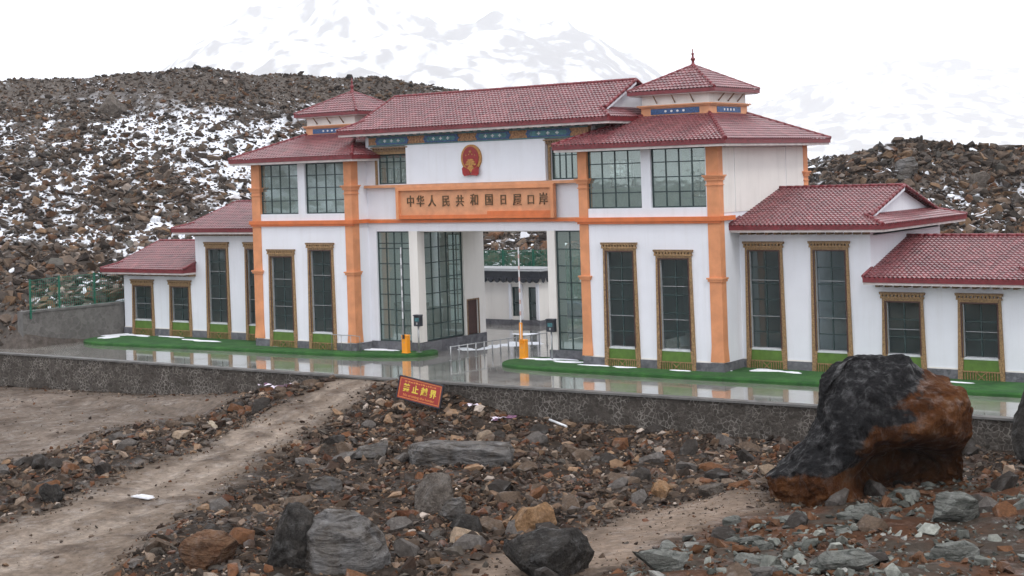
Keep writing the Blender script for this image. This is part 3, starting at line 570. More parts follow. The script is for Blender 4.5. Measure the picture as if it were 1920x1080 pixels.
# ---------------------------------------------------------------- the border gate building
BLD = empty('gate_building', (-15.95, 5, -.7), label='white border gate building with maroon tiled roofs, orange columns and two towers', cat='building')
def BP(mb, name, mat, parent=None, **k):            # part of the building (or sub-part of one of its parts)
    o = mb.build(name, mat, parent or BLD, **k)
    if parent is None: o.location = (15.95, -5, .7)
    return o
def wallgrid(mb, axis, u0, u1, z0, z1, w0, w1, holes):
    """wall with openings. axis 'x': runs along X between w0 (front Y) and w1; axis 'y': runs along Y between X=w0 and X=w1."""
    us = sorted({u0, u1, *[h[0] for h in holes], *[h[1] for h in holes]}); us = [u for u in us if u0 <= u <= u1]
    zs = sorted({z0, z1, *[h[2] for h in holes], *[h[3] for h in holes]}); zs = [z for z in zs if z0 <= z <= z1]
    nu, nz = len(us)-1, len(zs)-1
    S = [[not any(h[0] < (us[i]+us[i+1])/2 < h[1] and h[2] < (zs[j]+zs[j+1])/2 < h[3] for h in holes) for j in range(nz)] for i in range(nu)]
    P = (lambda u, w, z: (u, w, z)) if axis == 'x' else (lambda u, w, z: (w, u, z))
    def q(a, b, c, d): mb.add([a, b, c, d], [(0,1,2,3)])
    for i in range(nu):
        for j in range(nz):
            if not S[i][j]: continue
            a, b, c, d = us[i], us[i+1], zs[j], zs[j+1]
            q(P(a,w0,c),P(b,w0,c),P(b,w0,d),P(a,w0,d)); q(P(b,w1,c),P(a,w1,c),P(a,w1,d),P(b,w1,d))
            if i == 0 or not S[i-1][j]: q(P(a,w1,c),P(a,w0,c),P(a,w0,d),P(a,w1,d))
            if i == nu-1 or not S[i+1][j]: q(P(b,w0,c),P(b,w1,c),P(b,w1,d),P(b,w0,d))
            if j == 0 or not S[i][j-1]: q(P(a,w1,c),P(b,w1,c),P(b,w0,c),P(a,w0,c))
            if j == nz-1 or not S[i][j+1]: q(P(a,w0,d),P(b,w0,d),P(b,w1,d),P(a,w1,d))
    return mb
TH = .3
# tall Tibetan windows: (x0, x1, top, wall front Y)
TALL = {'RT': [(-6.74,-4.80,5.86),(-3.62,-1.60,5.50)], 'LT': [(-30.85,-28.75,5.42),(-27.58,-25.56,5.82)],
        'R1': [(.33,2.34,5.80),(3.86,5.79,5.82)], 'R2': [(7.42,9.40,3.42),(11.05,13.02,3.44)],
        'L1': [(-38.66,-36.62,5.74),(-35.06,-33.02,5.74)], 'L2': [(-46.0,-43.92,3.20),(-42.26,-40.26,3.20)]}
def tall_hole(w): return (w[0]+.19, w[1]-.19, .52, w[2]-.44)
def tall_window(w, y, ground=-.62):
    x0, x1, zt = w; hx0, hx1, hz0, hz1 = tall_hole(w)
    fl = .10                                       # frames widen slightly towards the foot
    b = MB()
    b.prism([(x0-fl,ground),(x0+.17-fl*.6,ground),(hx0,hz0),(hx0,hz1),(x0+.04,hz1),(x0,hz1)][::1], y-.09, y+.06)
    b.prism([(x1+fl,ground),(x1,hz1),(x1-.04,hz1),(hx1,hz1),(hx1,hz0),(x1-.17+fl*.6,ground)], y-.09, y+.06)
    b.box(x0, x1, y-.09, y+.06, hz1, zt-.26)
    o = BP(b, 'window', MAT['gold'])
    # reveal strip of dark brown on both inner edges and stepped carved courses overhead
    b = MB(); b.box(hx0-.075, hx0-.005, y-.105, y-.0902, .52, hz1); b.box(hx1+.005, hx1+.075, y-.105, y-.0902, .52, hz1); b.box(hx0-.075, hx1+.075, y-.105, y-.0902, hz1+.005, hz1+.07)
    BP(b, 'inner_trim', MAT['darkwood'], o)
    b = MB(); b.box(x0-.06, x1+.06, y-.16, y+.02, zt-.26, zt-.17)
    n = int((x1-x0)/.16); step = (x1-x0+.16)/n
    for i in range(n): b.box(x0-.07+i*step+.02, x0-.07+i*step+.11, y-.15, y+.01, zt-.17, zt-.07)
    b.box(x0-.10, x1+.10, y-.16, y+.03, zt-.07, zt-.015); BP(b, 'cornice', MAT['gold'], o)
    b = MB().box(x0-.11, x1+.11, y-.17, y+.02, zt-.014, zt+.05); BP(b, 'cornice_cap', MAT['brown'], o)
    yg = y+.16
    b = MB().add([(hx0,yg,hz0),(hx1,yg,hz0),(hx1,yg,hz1),(hx0,yg,hz1)], [(0,1,2,3)]); BP(b, 'pane', MAT['glassd'], o)
    b = MB(); xm = (hx0+hx1)/2; b.box(xm-.03, xm+.03, yg-.03, yg+.03, hz0, hz1)
    nr = max(2, round((hz1-hz0)/.86)); 
    for i in range(1, nr): z = hz0+(hz1-hz0)*i/nr; b.box(hx0, xm-.03, yg-.028, yg+.028, z-.025, z+.025); b.box(xm+.03, hx1, yg-.028, yg+.028, z-.025, z+.025)
    BP(b, 'glazing_bars', MAT['bar'], o)
    b = MB(); b.box(hx0, hx0+.05, y+.01, yg-.04, hz0+.06, hz1); b.box(hx0+.05, hx1, y+.06, yg-.04, hz0, hz0+.05)
    zz = [hz0+(hz1-hz0)*f for f in ((.33,.70) if nr > 4 else (.48,))]
    for z in zz: b.box(hx0+.05, hx1, y+.08, y+.11, z-.014, z+.014)
    BP(b, 'guard_rail', MAT['greybar'], o)
    b = MB().box(hx0-.02, hx1+.02, y-.05, y+.12, .44, .515); BP(b, 'sill', MAT['sillw'], o)
    b = MB().box(hx0-.06, hx1+.06, y-.03, y-.002, -.62, .44); BP(b, 'apron_panel', MAT['green'], o)
    b = MB(); fx0, fx1 = hx0-.14, hx1+.14; f0, f1 = -.60, -.07; yy = y-.085; w_ = fx1-fx0
    b.box(fx0, fx1, yy-.03, yy+.02, f1-.05, f1); b.box(fx0, fx1, yy-.03, yy+.02, f0, f0+.05)
    for i in range(15):
        if 5 <= i <= 9 and i != 5 and i != 9: continue
        xx = fx0+w_*(i+.5)/15; b.box(xx-.018, xx+.018, yy-.02, yy+.01, f0+.05, f1-.05)
    cx = (fx0+fx1)/2; hw = w_*.125
    for sg in (-1, 1):
        b.prism([(cx-hw,(f0+f1)/2-sg*.20),(cx-hw+.05,(f0+f1)/2-sg*.20),(cx+hw,(f0+f1)/2+sg*.20),(cx+hw-.05,(f0+f1)/2+sg*.20)][::sg], yy-.02-.004*(sg+1), yy+.01)
    BP(b, 'fretwork', MAT['gold'], o)
    return o
def grid_window(x0, x1, z0, z1, y, nc, nr, mat='glass', axis='x', rows=None, fr=.07, name='window', bar='bar'):
    """metal-framed glazing filling an opening."""
    P = (lambda a0,a1,b0,b1,c0,c1: (a0,a1,b0,b1,c0,c1)) if axis == 'x' else (lambda a0,a1,b0,b1,c0,c1: (b0,b1,a0,a1,c0,c1))
    b = MB(); B_ = lambda *a: b.box(*P(*a))
    B_(x0, x0+fr, y-.04, y+.04, z0, z1); B_(x1-fr, x1, y-.04, y+.04, z0, z1); B_(x0+fr, x1-fr, y-.04, y+.04, z0, z0+fr); B_(x0+fr, x1-fr, y-.04, y+.04, z1-fr, z1)
    o = BP(b, name, MAT[bar])
    b = MB(); cs = [x0+fr+(x1-x0-2*fr)*i/nc for i in range(nc+1)]
    for c in cs[1:-1]: B_(c-.03, c+.03, y-.035, y+.035, z0+fr, z1-fr)
    rz = rows or [z0+fr+(z1-z0-2*fr)*i/nr for i in range(1, nr)]
    for z in rz:
        for i in range(nc): B_(cs[i]+(.03 if i else 0), cs[i+1]-(.03 if i < nc-1 else 0), y-.03, y+.03, z-.026, z+.026)
    BP(b, 'glazing_bars', MAT[bar], o)
    g = [(x0+fr,y,z0+fr),(x1-fr,y,z0+fr),(x1-fr,y,z1-fr),(x0+fr,y,z1-fr)]
    if axis == 'y': g = [(q[1],q[0],q[2]) for q in g]
    b = MB().add(g, [(0,1,2,3)]); BP(b, 'pane', MAT[mat], o); return o

# --- walls
UPR = [(-7.62,-4.36,7.66,10.66),(-3.80,-.68,7.66,10.66)]; UPL = [(-31.46,-28.28,7.60,10.62),(-27.70,-24.58,7.60,10.62)]
def tower(x0, x1, tall, up, side):
    b = MB(); wallgrid(b, 'x', x0, x1, -.05, 10.72, 0, TH, [tall_hole(w) for w in tall] + up)
    bk = [(x0+1.0, x0+3.6, 7.9, 10.3), (x1-3.6, x1-1.0, 7.9, 10.3)]
    wallgrid(b, 'x', x0, x1, -.7, 10.72, 10.2, 10.5, bk)
    wallgrid(b, 'y', TH, 10.2, -.05, 10.72, x0, x0+TH, [(2.6,5.2,8.7,10.2)] if side > 0 else [])
    wallgrid(b, 'y', TH, 10.2, -.05, 10.72, x1-TH, x1, [(2.6,5.2,8.7,10.2)] if side < 0 else [])
    o = BP(b, 'wall', MAT['white'])
    b = MB().box(x0+TH, x1-TH, TH, 10.2, 6.9, 7.1).box(x0+TH, x1-TH, TH, 10.2, -.75, -.66); BP(b, 'floor', MAT['floorin'])
    b = MB(); e = .012; a0, a1 = x0+TH+e, x1-TH-e          # painted inner faces
    b.add([(a0,TH+e,7.11),(a0,10.18,7.11),(a0,10.18,8.65),(a0,TH+e,8.65)], [(0,1,2,3)]); b.add([(a1,TH+e,7.11),(a1,10.18,7.11),(a1,10.18,8.65),(a1,TH+e,8.65)], [(0,1,2,3)])
    b.add([(a0,10.18,7.11),(a1,10.18,7.11),(a1,10.18,7.85),(a0,10.18,7.85)], [(0,1,2,3)])
    for u0, u1, z0, z1 in bk: 
        b.add([(u0-.5,10.17,7.9),(u0-.02,10.17,7.9),(u0-.02,10.17,10.7),(u0-.5,10.17,10.7)], [(0,1,2,3)]); pass
    BP(b, 'interior_wall', MAT['inside'], o)
    for u in up: grid_window(*u, .17, 4, 0, rows=[u[2]+.80, u[2]+1.55, u[2]+2.30])
    for u in bk: grid_window(*u, 10.35, 5, 2)
    grid_window(2.6, 5.2, 8.7, 10.2, (x0 if side > 0 else x1-TH)+.15, 4, 2, axis='y')
    for w in tall: tall_window(w, 0)
tower(-8.1, 0, TALL['RT'], UPR, 1); tower(-32.1, -24.0, TALL['LT'], UPL, -1)
# wings: lower walls, front and back, open gable side for the far one
def wing(x0, x1, y0, y1, zt, tall, outer):
    b = MB(); wallgrid(b, 'x', x0, x1, -.05, zt, y0, y0+TH, [tall_hole(w) for w in tall]); wallgrid(b, 'x', x0, x1, -.7, zt, y1-TH, y1, [])
    xo = (x1-TH, x1) if outer > 0 else (x0, x0+TH); wallgrid(b, 'y', y0+TH, y1-TH, -.05, zt, xo[0], xo[1], [])
    BP(b, 'wall', MAT['white']); BP(MB().box(x0, x1, y0+TH, y1-TH, -.75, -.66).box(x0, x1, y0+.4, y1-TH, zt-.3, zt-.2), 'floor', MAT['floorin'])
    for w in tall: tall_window(w, y0)
wing(0.0, 6.9, 2.1, 11.7, 6.42, TALL['R1'], 1); wing(6.9, 14.2, 2.1, 11.7, 4.05, TALL['R2'], 1)
wing(-39.7, -32.1, 2.1, 10.4, 6.42, TALL['L1'], -1); wing(-46.9, -39.7, 2.1, 9.4, 3.72, TALL['L2'], -1)
# plinth of dark slate between the windows
PLB = []
def plinth(xa, xb, y, skips):
    cur = xa
    for s0, s1 in sorted(skips):
        if s0 > cur: PLB.append((cur, s0, y-.07, y+.02, -.75, -.05))
        cur = s1
    if cur < xb: PLB.append((cur, xb, y-.07, y+.02, -.75, -.05))
sk = lambda k: [(w[0]-.10, w[1]+.10) for w in TALL[k]]
plinth(-8.17, .07, 0, sk('RT')); plinth(-32.17, -23.93, 0, sk('LT')); plinth(.07, 6.9, 2.1, sk('R1')); plinth(6.9, 14.27, 2.1, sk('R2')); plinth(-39.7, -32.17, 2.1, sk('L1')); plinth(-46.97, -39.7, 2.1, sk('L2'))
PLB += [(-.02, .07, .02, 2.03, -.75, -.05), (-24.02, -23.93, .02, 1.4, -.75, -.05), (-8.17, -8.08, .02, 1.4, -.75, -.05), (14.18, 14.27, 2.1, 11.7, -.75, -.05), (-46.97, -46.88, 2.12, 9.4, -.75, -.05)]
PLB += [(-23.93, -20.3, 1.36, 1.62, -.75, .0), (-20.9, -20.24, 1.62, 7.8, -.75, -.04), (-11.25, -8.17, 1.36, 1.62, -.75, .0)]
for q in PLB: BP(MB().box(*q), 'plinth', MAT['plinth'])
# white drip line over the plinth
b = MB()
for xa, xb, y, k in ((-8.1,0,0,'RT'),(-32.1,-24.0,0,'LT'),(.07,6.9,2.1,'R1'),(6.9,14.2,2.1,'R2'),(-39.7,-32.17,2.1,'L1'),(-46.9,-39.7,2.1,'L2')):
    cur = xa
    for s0, s1 in sk(k) + [(xb, xb)]:
        if s0 - cur > .05: BP(MB().box(cur, s0, y-.03, y-.001, -.05, .02), 'plinth_trim', MAT['cream'])
        cur = s1
pass

# --- orange corner columns with their rings
def column(x0, x1, y0, y1, z0, z1, rings=True):
    """wraps a tower corner; narrow shaft that flares at the foot."""
    b = MB(); g = .05; b.taper((x0-g-.05,x1+g+.05,y0-g-.05,y1+.02), (x0-g,x1+g,y0-g,y1), z0, z0+.8); b.taper((x0-g,x1+g,y0-g,y1), (x0-g,x1+g,y0-g,y1), z0+.8, z1)
    o = BP(b, 'column', MAT['orange'])
    if rings:
        for z in (4.02, 9.02):
            r = MB(); r.box(x0-g-.07, x1+g+.07, y0-g-.07, y1+.03, z-.05, z+.07); r.box(x0-g-.12, x1+g+.12, y0-g-.12, y1+.05, z+.07, z+.15)
            if z > 5: r.box(x0-g-.17, x1+g+.17, y0-g-.17, y1+.07, z+.15, z+.22); r.box(x0-g-.05, x1+g+.05, y0-g-.05, y1+.02, z-.30, z-.25)
            BP(r, 'column_ring', MAT['orange'], o)
    return o
column(-.56, .0, 0, .45, 0, 10.70); column(-8.1, -7.66, 0, .45, 0, 10.70); column(-24.48, -24.0, 0, .55, 0, 10.70); column(-32.1, -31.5, 0, .5, 0, 10.70)
column(-.5, .0, 10.0, 10.5, 6, 10.7)
# grooved panel on the tower flanks
for xs_, zb in ((0., -.05),):
    b = MB().box(xs_+.002, xs_+.03, .5, 1.72, 7.35, 10.6).box(xs_+.002, xs_+.03, 1.80, 7.70, 7.35, 10.6).box(xs_+.002, xs_+.03, 7.80, 9.95, 7.35, 10.6)
    if xs_ == 0.: BP(b, 'flank_panel', MAT['cream'])
# orange band round both towers and across the middle
b = MB()
for a0, a1 in ((-8.1, 0.), (-32.1, -24.0)):
    b.box(a0-.20, a1+.20, -.20, .02, 6.98, 7.20); b.box(a0-.13, a1+.13, -.13, .02, 6.86, 6.98)
    b.box(a1-.02, a1+.20, .02, 1.4, 6.98, 7.20); b.box(a0-.20, a0+.02, .02, 1.4, 6.98, 7.20)
b.box(-23.8, -8.3, 1.22, 1.42, 6.96, 7.12)
BP(b, 'orange_band', MAT['orange2'])
BP(MB().box(-23.8, -8.3, 1.27, 1.42, 7.121, 7.18), 'band_cap', MAT['orangepale'])

# --- middle block over the passage
b = MB(); SW = [(-23.10,-20.88,9.22,10.98),(-10.78,-9.05,9.22,10.98)]
wallgrid(b, 'x', -24.0, -8.1, 6.46, 12.2, 1.4, 1.7, SW); BP(b, 'wall', MAT['white']); b = MB()
wallgrid(b, 'x', -23.55, -8.1, 6.46, 12.2, 7.5, 7.8, [(-22.5,-20.9,9.3,10.8),(-11,-9.2,9.3,10.8)])
BP(b, 'wall', MAT['white']); BP(MB().box(-23.25, -8.4, 1.7, 7.5, 6.46, 6.7).box(-20.3, -11.2, 1.7, 7.5, 6.40, 6.455), 'ceiling', MAT['cream'])
for w in SW:
    o = grid_window(*w, 1.55, 4, 0, rows=[w[3]-.45], fr=.08); 
    f = MB(); f.box(w[0]-.14, w[0]-.003, 1.30, 1.398, w[2]-.02, w[3]); f.box(w[1]+.003, w[1]+.14, 1.30, 1.398, w[2]-.02, w[3]); f.box(w[0]-.14, w[1]+.14, 1.30, 1.398, w[3], w[3]+.16); BP(f, 'window_surround', MAT['gold'], o)
    f = MB(); f.box(w[0]-.25, w[1]+.25, 1.22, 1.398, w[3]+.161, w[3]+.25)
    for i in range(14): x = w[0]-.2+i*(w[1]-w[0]+.34)/13; f.box(x, x+.09, 1.14, 1.398, w[3]+.251, w[3]+.34)
    f.box(w[0]-.3, w[1]+.3, 1.10, 1.398, w[3]+.341, w[3]+.42); BP(f, 'cornice', MAT['brown'], o)
BP(MB().box(-20.72, -10.98, 1.12, 1.398, 9.19, 11.47), 'emblem_wall', MAT['white'])
b = MB().box(-23.9, -8.2, 1.02, 1.398, 9.02, 9.18); BP(b, 'ledge', MAT['orangepale'])
# painted frieze
FZ = M('faded_orange_brown_frieze', (.34,.17,.075), .6, .5, 9)
b = MB().box(-23.5, -8.15, 1.10, 1.396, 11.475, 12.02); fz = BP(b, 'frieze', FZ, label='painted orange and blue frieze under the main eaves')
b = MB().box(-23.5, -8.15, 1.06, 1.098, 11.475, 11.53).box(-23.5, -8.15, 1.03, 1.098, 11.97, 12.03); BP(b, 'frieze_moulding', MAT['teal'], fz)
CX = [(-22.98,-20.42),(-19.36,-16.76),(-15.62,-13.18),(-12.20,-9.20)]
for x0, x1 in CX:
    b = MB(); n = 8; pts = []
    zc, hz = 11.75, .205
    for sx_, cx_ in ((-1, x0+.14), (1, x1-.14)):
        for k in range(5): a = math.pi/2*sx_ + sx_*math.pi*k/4*0; 
    pts = [(x0,zc),(x0+.10,zc-.09),(x0+.12,zc-hz),(x1-.12,zc-hz),(x1-.10,zc-.09),(x1,zc),(x1-.10,zc+.09),(x1-.12,zc+hz),(x0+.12,zc+hz),(x0+.10,zc+.09)]
    b.prism(pts, 1.06, 1.099); o = BP(b, 'cartouche', MAT['blue'], fz)
    pts2 = [(p[0]+(.22 if p[0] < (x0+x1)/2 else -.22), zc+(p[1]-zc)*.62) for p in pts]; BP(MB().prism(pts2, 1.05, 1.0595), 'cartouche_field', MAT['teal'], fz)
    b = MB()
    for k in range(3):
        xc = x0+(x1-x0)*(.30+.20*k); 
        for dx, dz in ((0,0),(.075,0),(-.075,0),(0,.06),(0,-.06)): b.prism([(xc+dx+.035*math.cos(t), zc+dz+.035*math.sin(t)) for t in [6.283*i/6 for i in range(6)]], 1.04-.001*k, 1.0495)
    BP(b, 'cartouche_flowers', MAT['whitem'], fz)
b = MB(); b2 = MB(); i = 0; x = -24.4
while x < -7.4: (b if i % 2 else b2).box(x, x+.19, .72, 1.02, 12.04, 12.18); x += .27; i += 1
BP(b, 'dentil_row', MAT['fascia'], fz); BP(b2, 'rafter_ends', MAT['teal'], fz)
BP(MB().box(-23.6, -8.0, 1.02, 1.36, 12.0301, 12.2), 'dentil_backing', MAT['brown'], fz)
# sign panel with raised border and the carved name
b = MB(); x0, x1, z0, z1 = -21.45, -10.42, 7.18, 9.02; f = .20
b.box(x0, x0+f, .95, 1.22, z0, z1); b.box(x1-f, x1, .95, 1.22, z0, z1); b.box(x0+f, x1-f, .95, 1.22, z1-f, z1)
sp = BP(b, 'sign_panel', MAT['orange'], label='long orange name panel with carved dark characters over the passage')
BP(MB().box(x0+f, x1-f, 1.12, 1.22, z0, z1-f), 'panel_field', MAT['orangepale'], sp)
BP(MB().box(x0+f, x1-f, .97, 1.118, z0, z0+.22), 'panel_foot', MAT['orange2'], sp)
BP(MB().box(-14.9, x1-f, .99, 1.118, z0+.221, z0+.40), 'panel_foot_step', MAT['orange2'], sp)
def text_mesh(s, size, mat, name, parent, loc, rot=(R(90),0,0), ext=.02, sx=1., off=0., align='CENTER'):
    c = bpy.data.curves.new(name, 'FONT'); c.body = s; c.size = size; c.extrude = ext; c.align_x = align; c.align_y = 'CENTER'; c.offset = off; c.resolution_u = 3
    o = bpy.data.objects.new(name, c); COL.objects.link(o); bpy.context.view_layer.update()
    me = bpy.data.meshes.new_from_object(o.evaluated_get(bpy.context.evaluated_depsgraph_get())); bpy.data.objects.remove(o)
    M_ = Matrix.Translation(loc) @ Matrix.Rotation(rot[2], 4, 'Z') @ Matrix.Rotation(rot[0], 4, 'X') @ Matrix.Rotation(rot[1], 4, 'Y') @ Matrix.Diagonal((sx,1,1,1))
    return me, M_
V_, F_ = [], []
def merge_text(items, name, mat, parent, **k):
    bm = bmesh.new()
    for s, size, loc, rot, ext, sx_, off in items:
        me, M_ = text_mesh(s, size, mat, name, parent, loc, rot, ext, sx_, off); me.transform(M_); bm.from_mesh(me); bpy.data.meshes.remove(me)
    me = bpy.data.meshes.new(name); bm.to_mesh(me); bm.free(); me.materials.append(mat); o = bpy.data.objects.new(name, me); COL.objects.link(o)
    if parent is not None: o.parent = parent
    return tag(o, **k)
XS = [-20.45,-19.72,-18.87,-17.86,-16.86,-15.83,-14.82,-13.84,-12.90,-11.99,-11.16]
o = merge_text([(ch, .70 if ch not in '口日' else .62, (x, 1.10, 8.16+random.uniform(-.02,.02)), (R(90),0,0), .03, .86, .003) for ch, x in zip('中华人民共和国日屋口岸', XS)], 'lettering', MAT['ink'], sp)
# national emblem
def star(cx, cz, r, rot=0): return [(cx+(r if i % 2 == 0 else r*.4)*math.cos(math.pi/2+rot+i*math.pi/5), cz+(r if i % 2 == 0 else r*.4)*math.sin(math.pi/2+rot+i*math.pi/5)) for i in range(10)]
ec, ez = -15.92, 10.46
ring = [(ec+.70*math.cos(t), ez+.10+.76*math.sin(t)) for t in [6.283*i/36 for i in range(36)]]
em = BP(MB().prism(ring, 1.0, 1.118), 'emblem', MAT['goldm'], label='red and gold round national emblem on the white wall above the name panel')
BP(MB().prism([(ec+.56*math.cos(t), ez+.12+.63*math.sin(t)) for t in [6.283*i/36 for i in range(36)]], .975, .999), 'emblem_field', MAT['red'], em)
b = MB().prism(star(ec, ez+.46, .12), .955, .974)
for a, rr2 in ((-.95,.38),(-.40,.30),(.40,.30),(.95,.38)): b.prism(star(ec+rr2*math.sin(a), ez+.06+rr2*math.cos(a)*.9, .058), .955, .974)
BP(b, 'emblem_stars', MAT['goldm'], em)
b = MB().box(ec-.36, ec+.36, .955, .974, ez-.30, ez-.20).box(ec-.27, ec+.27, .955, .974, ez-.199, ez-.13).prism([(ec-.33,ez-.13),(ec+.33,ez-.13),(ec+.23,ez-.06),(ec-.23,ez-.06)], .95, .974).box(ec-.17, ec+.17, .955, .974, ez-.059, ez-.02).prism([(ec-.24,ez-.02),(ec+.24,ez-.02),(ec+.14,ez+.05),(ec-.14,ez+.05)], .95, .974)
BP(b, 'emblem_gate', MAT['goldm'], em)
BP(MB().prism([(ec+.24*math.cos(t)*(1.0 if k % 2 else .88), ez-.50+.22*math.sin(t)*(1.0 if k % 2 else .88)) for k, t in [(i, 6.283*i/24) for i in range(24)]], .955, .974), 'emblem_gear', MAT['goldm'], em)
b = MB()
for s in (-1, 1):
    pts = [(ec+s*.12,ez-.55),(ec+s*.50,ez-.36),(ec+s*.60,ez-.48),(ec+s*.56,ez-.78),(ec+s*.44,ez-.90),(ec+s*.0,ez-.84)]; b.prism(pts if s > 0 else pts[::-1], .93 , .953)
BP(b, 'emblem_drapery', MAT['red'], em)

# --- glazed side rooms and the passage
b = MB(); wallgrid(b, 'x', -24.0, -23.4, -.05, 6.46, 1.4, 1.7, []); BP(b, 'wall', MAT['white']); b = MB(); wallgrid(b, 'x', -20.92, -20.3, 0, 6.46, 1.4, 2.05, []); BP(b, 'passage_wall', MAT['cream']); b = MB(); wallgrid(b, 'x', -11.22, -10.72, 0, 6.46, 1.4, 1.9, []); BP(b, 'passage_wall', MAT['cream']); b = MB()
wallgrid(b, 'y', 5.75, 7.8, -.7, 6.40, -20.6, -20.3, [(6.02,7.08,-.04,2.04)]); wallgrid(b, 'x', -23.5, -20.6, -.7, 6.46, 7.5, 7.8, [(-23.0,-21.0,.4,6.0)])
BP(b, 'passage_wall', MAT['cream']); b = MB(); wallgrid(b, 'y', 1.9, 7.8, -.7, 6.40, -11.0, -10.72, [(2.4,6.4,.4,5.8)]); wallgrid(b, 'x', -10.7, -8.1, -.7, 6.46, 7.5, 7.8, [(-10.4,-8.5,.4,6.0)])
BP(b, 'passage_wall', MAT['cream'])
BP(MB().box(-23.5, -20.6, 1.7, 7.5, -.74, -.2).box(-10.7, -8.1, 1.7, 7.5, -.74, -.2), 'floor', MAT['floorin'])
grid_window(-23.4, -20.92, .0, 6.46, 1.55, 4, 0, rows=[.95,1.85,2.75,3.65,4.55,5.45,5.75])
grid_window(-10.70, -8.15, .0, 6.46, 1.55, 3, 0, rows=[.95,1.85,2.75,3.65,4.55,5.45])
grid_window(2.05, 5.75, .0, 6.40, -20.45, 5, 0, axis='y', rows=[.95,1.85,2.75,3.65,4.55,5.45])
grid_window(-23.0, -21.0, .4, 6.0, 7.65, 3, 6); grid_window(-10.4, -8.5, .4, 6.0, 7.65, 3, 6)
d = BP(MB().box(-20.5, -20.42, 6.02, 7.08, -.04, 2.04), 'door', MAT['darkwood']); BP(MB().box(-20.42, -20.37, 6.12, 6.16, .9, 1.1), 'handle', MAT['galv'], d)
BP(MB().box(-20.32, -20.27, 5.93, 6.02, -.04, 2.12).box(-20.32, -20.27, 7.08, 7.16, -.04, 2.12).box(-20.32, -20.27, 6.02, 7.08, 2.041, 2.12), 'door_frame', MAT['brown'], d)
# dark counters standing in the glazed rooms
BP(MB().box(-23.2, -21.1, 2.6, 3.3, -.2, 2.15).box(-23.1, -21.3, 4.9, 5.6, -.2, 1.7), 'inner_partition', MAT['dark'])
BP(MB().box(-10.4, -8.5, 3.6, 4.4, -.2, 1.4), 'inner_partition', MAT['dark'])

# --- roofs: real tile courses
def slope(out, A, Bv, Cn, up, L, uL, uR, pitch=.23, course=.31):
    """A: eave-left corner, Bv: unit vector along the eave, up: unit vector up the slope, Cn: outward normal; uL(v), uR(v) limits at height v."""
    A, Bv, Cn, up = map(np.array, (A, Bv, Cn, up)); nr = max(1, round(L/course)); h = L/nr
    vs_ = []; 
    for i in range(nr): vs_ += [(i*h, .045), ((i+.08)*h, .05), ((i+1)*h-.001, .0)]
    lo = min(uL(v) for v, _ in vs_); hi = max(uR(v) for v, _ in vs_); us = np.arange(math.floor(lo/pitch)*pitch, hi+pitch, pitch/6)
    prof = {0:0.,1:.020,2:.045,3:.055,4:.045,5:.020}
    off = len(out['v']) and sum(len(q) for q in out['v']); off = off or 0; rows = []
    for v, dz in vs_:
        u = np.clip(us, uL(v), uR(v)); k = np.round(us/(pitch/6)).astype(int) % 6; pz = np.array([prof[q] for q in k])+dz
        rows.append(A[None]+u[:,None]*Bv+v*up+pz[:,None]*Cn)
    n = len(us); V = np.concatenate(rows); I = np.arange(len(V)).reshape(-1, n)+off
    F = np.stack([I[:-1,:-1], I[:-1,1:], I[1:,1:], I[1:,:-1]], -1).reshape(-1, 4); P = np.concatenate(out['v']+[V])
    ar = np.linalg.norm(np.cross(P[F[:,2]]-P[F[:,0]], P[F[:,3]]-P[F[:,1]]), axis=1); F = F[ar > 1e-5]
    if np.dot(np.cross(Bv, up), Cn) < 0: F = F[:, ::-1]
    out['v'].append(V); out['f'].append(F)
    # own colour of each tile
    ti = (np.floor(np.tile(us, len(vs_))/pitch)*37 + np.floor(np.repeat([v for v, _ in vs_], n)/h)*91)
    g = .72 + .5*((np.sin(ti*12.9898)*43758.5453) % 1); out['c'].append(np.stack([g, g, g], 1))
def unit(a): a = np.array(a, float); return a/np.linalg.norm(a)
def roof_build(out, name, parent=None, **k):
    o = npmesh(name, np.concatenate(out['v']), np.concatenate(out['f']), MAT['tile'], np.concatenate(out['c']), False, parent=parent or BLD, **k)
    if parent is None: o.location = (15.95, -5, .7)
    return o
def new(): return {'v': [], 'f': [], 'c': []}
def eaves(x0, x1, y0, y1, ze, parent, sides='fblr', t=.20):
    b = MB(); w = .10
    if 'f' in sides: b.box(x0, x1, y0, y0+w, ze-t, ze+.03)
    if 'b' in sides: b.box(x0, x1, y1-w, y1, ze-t, ze+.03)
    if 'l' in sides: b.box(x0, x0+w, y0+w, y1-w, ze-t, ze+.03)
    if 'r' in sides: b.box(x1-w, x1, y0+w, y1-w, ze-t, ze+.03)
    n = int((x1-x0)/.23)
    for i in range(n+1):                       # round tile ends along the eave
        x = x0+.06+i*.23
        if x < x1-.05: b.prism([(x+.065*math.cos(a), ze+.01+.065*math.sin(a)) for a in [6.283*j/8 for j in range(8)]], y0-.025, y0-.001)
    if 'r' in sides:
        for i in range(int((y1-y0)/.29)): y = y0+.1+i*.29; b.add([(x1+.02, y+.065*math.cos(a), ze+.01+.065*math.sin(a)) for a in [6.283*j/8 for j in range(8)]], [tuple(range(8))])
    BP(b, 'eaves_edge', MAT['tiletrim'], parent)
    b = MB().box(x0+(.07 if 'l' in sides else 0), x1-(.07 if 'r' in sides else 0), y0+.07, y1-.07, ze-t-.12, ze-t-.001); BP(b, 'soffit', MAT['fascia'], parent)
def caps(lines, parent, r=.085):
    b = MB()
    for a, c in lines:
        a, c = Vector(a), Vector(c); n = max(1, int((c-a).length/.45))
        for i in range(n): b.tube([a+(c-a)*i/n, a+(c-a)*(i+.98)/n], [r*1.08, r*.92], 8)
    BP(b, 'ridge_tiles', MAT['tiletrim'], parent)
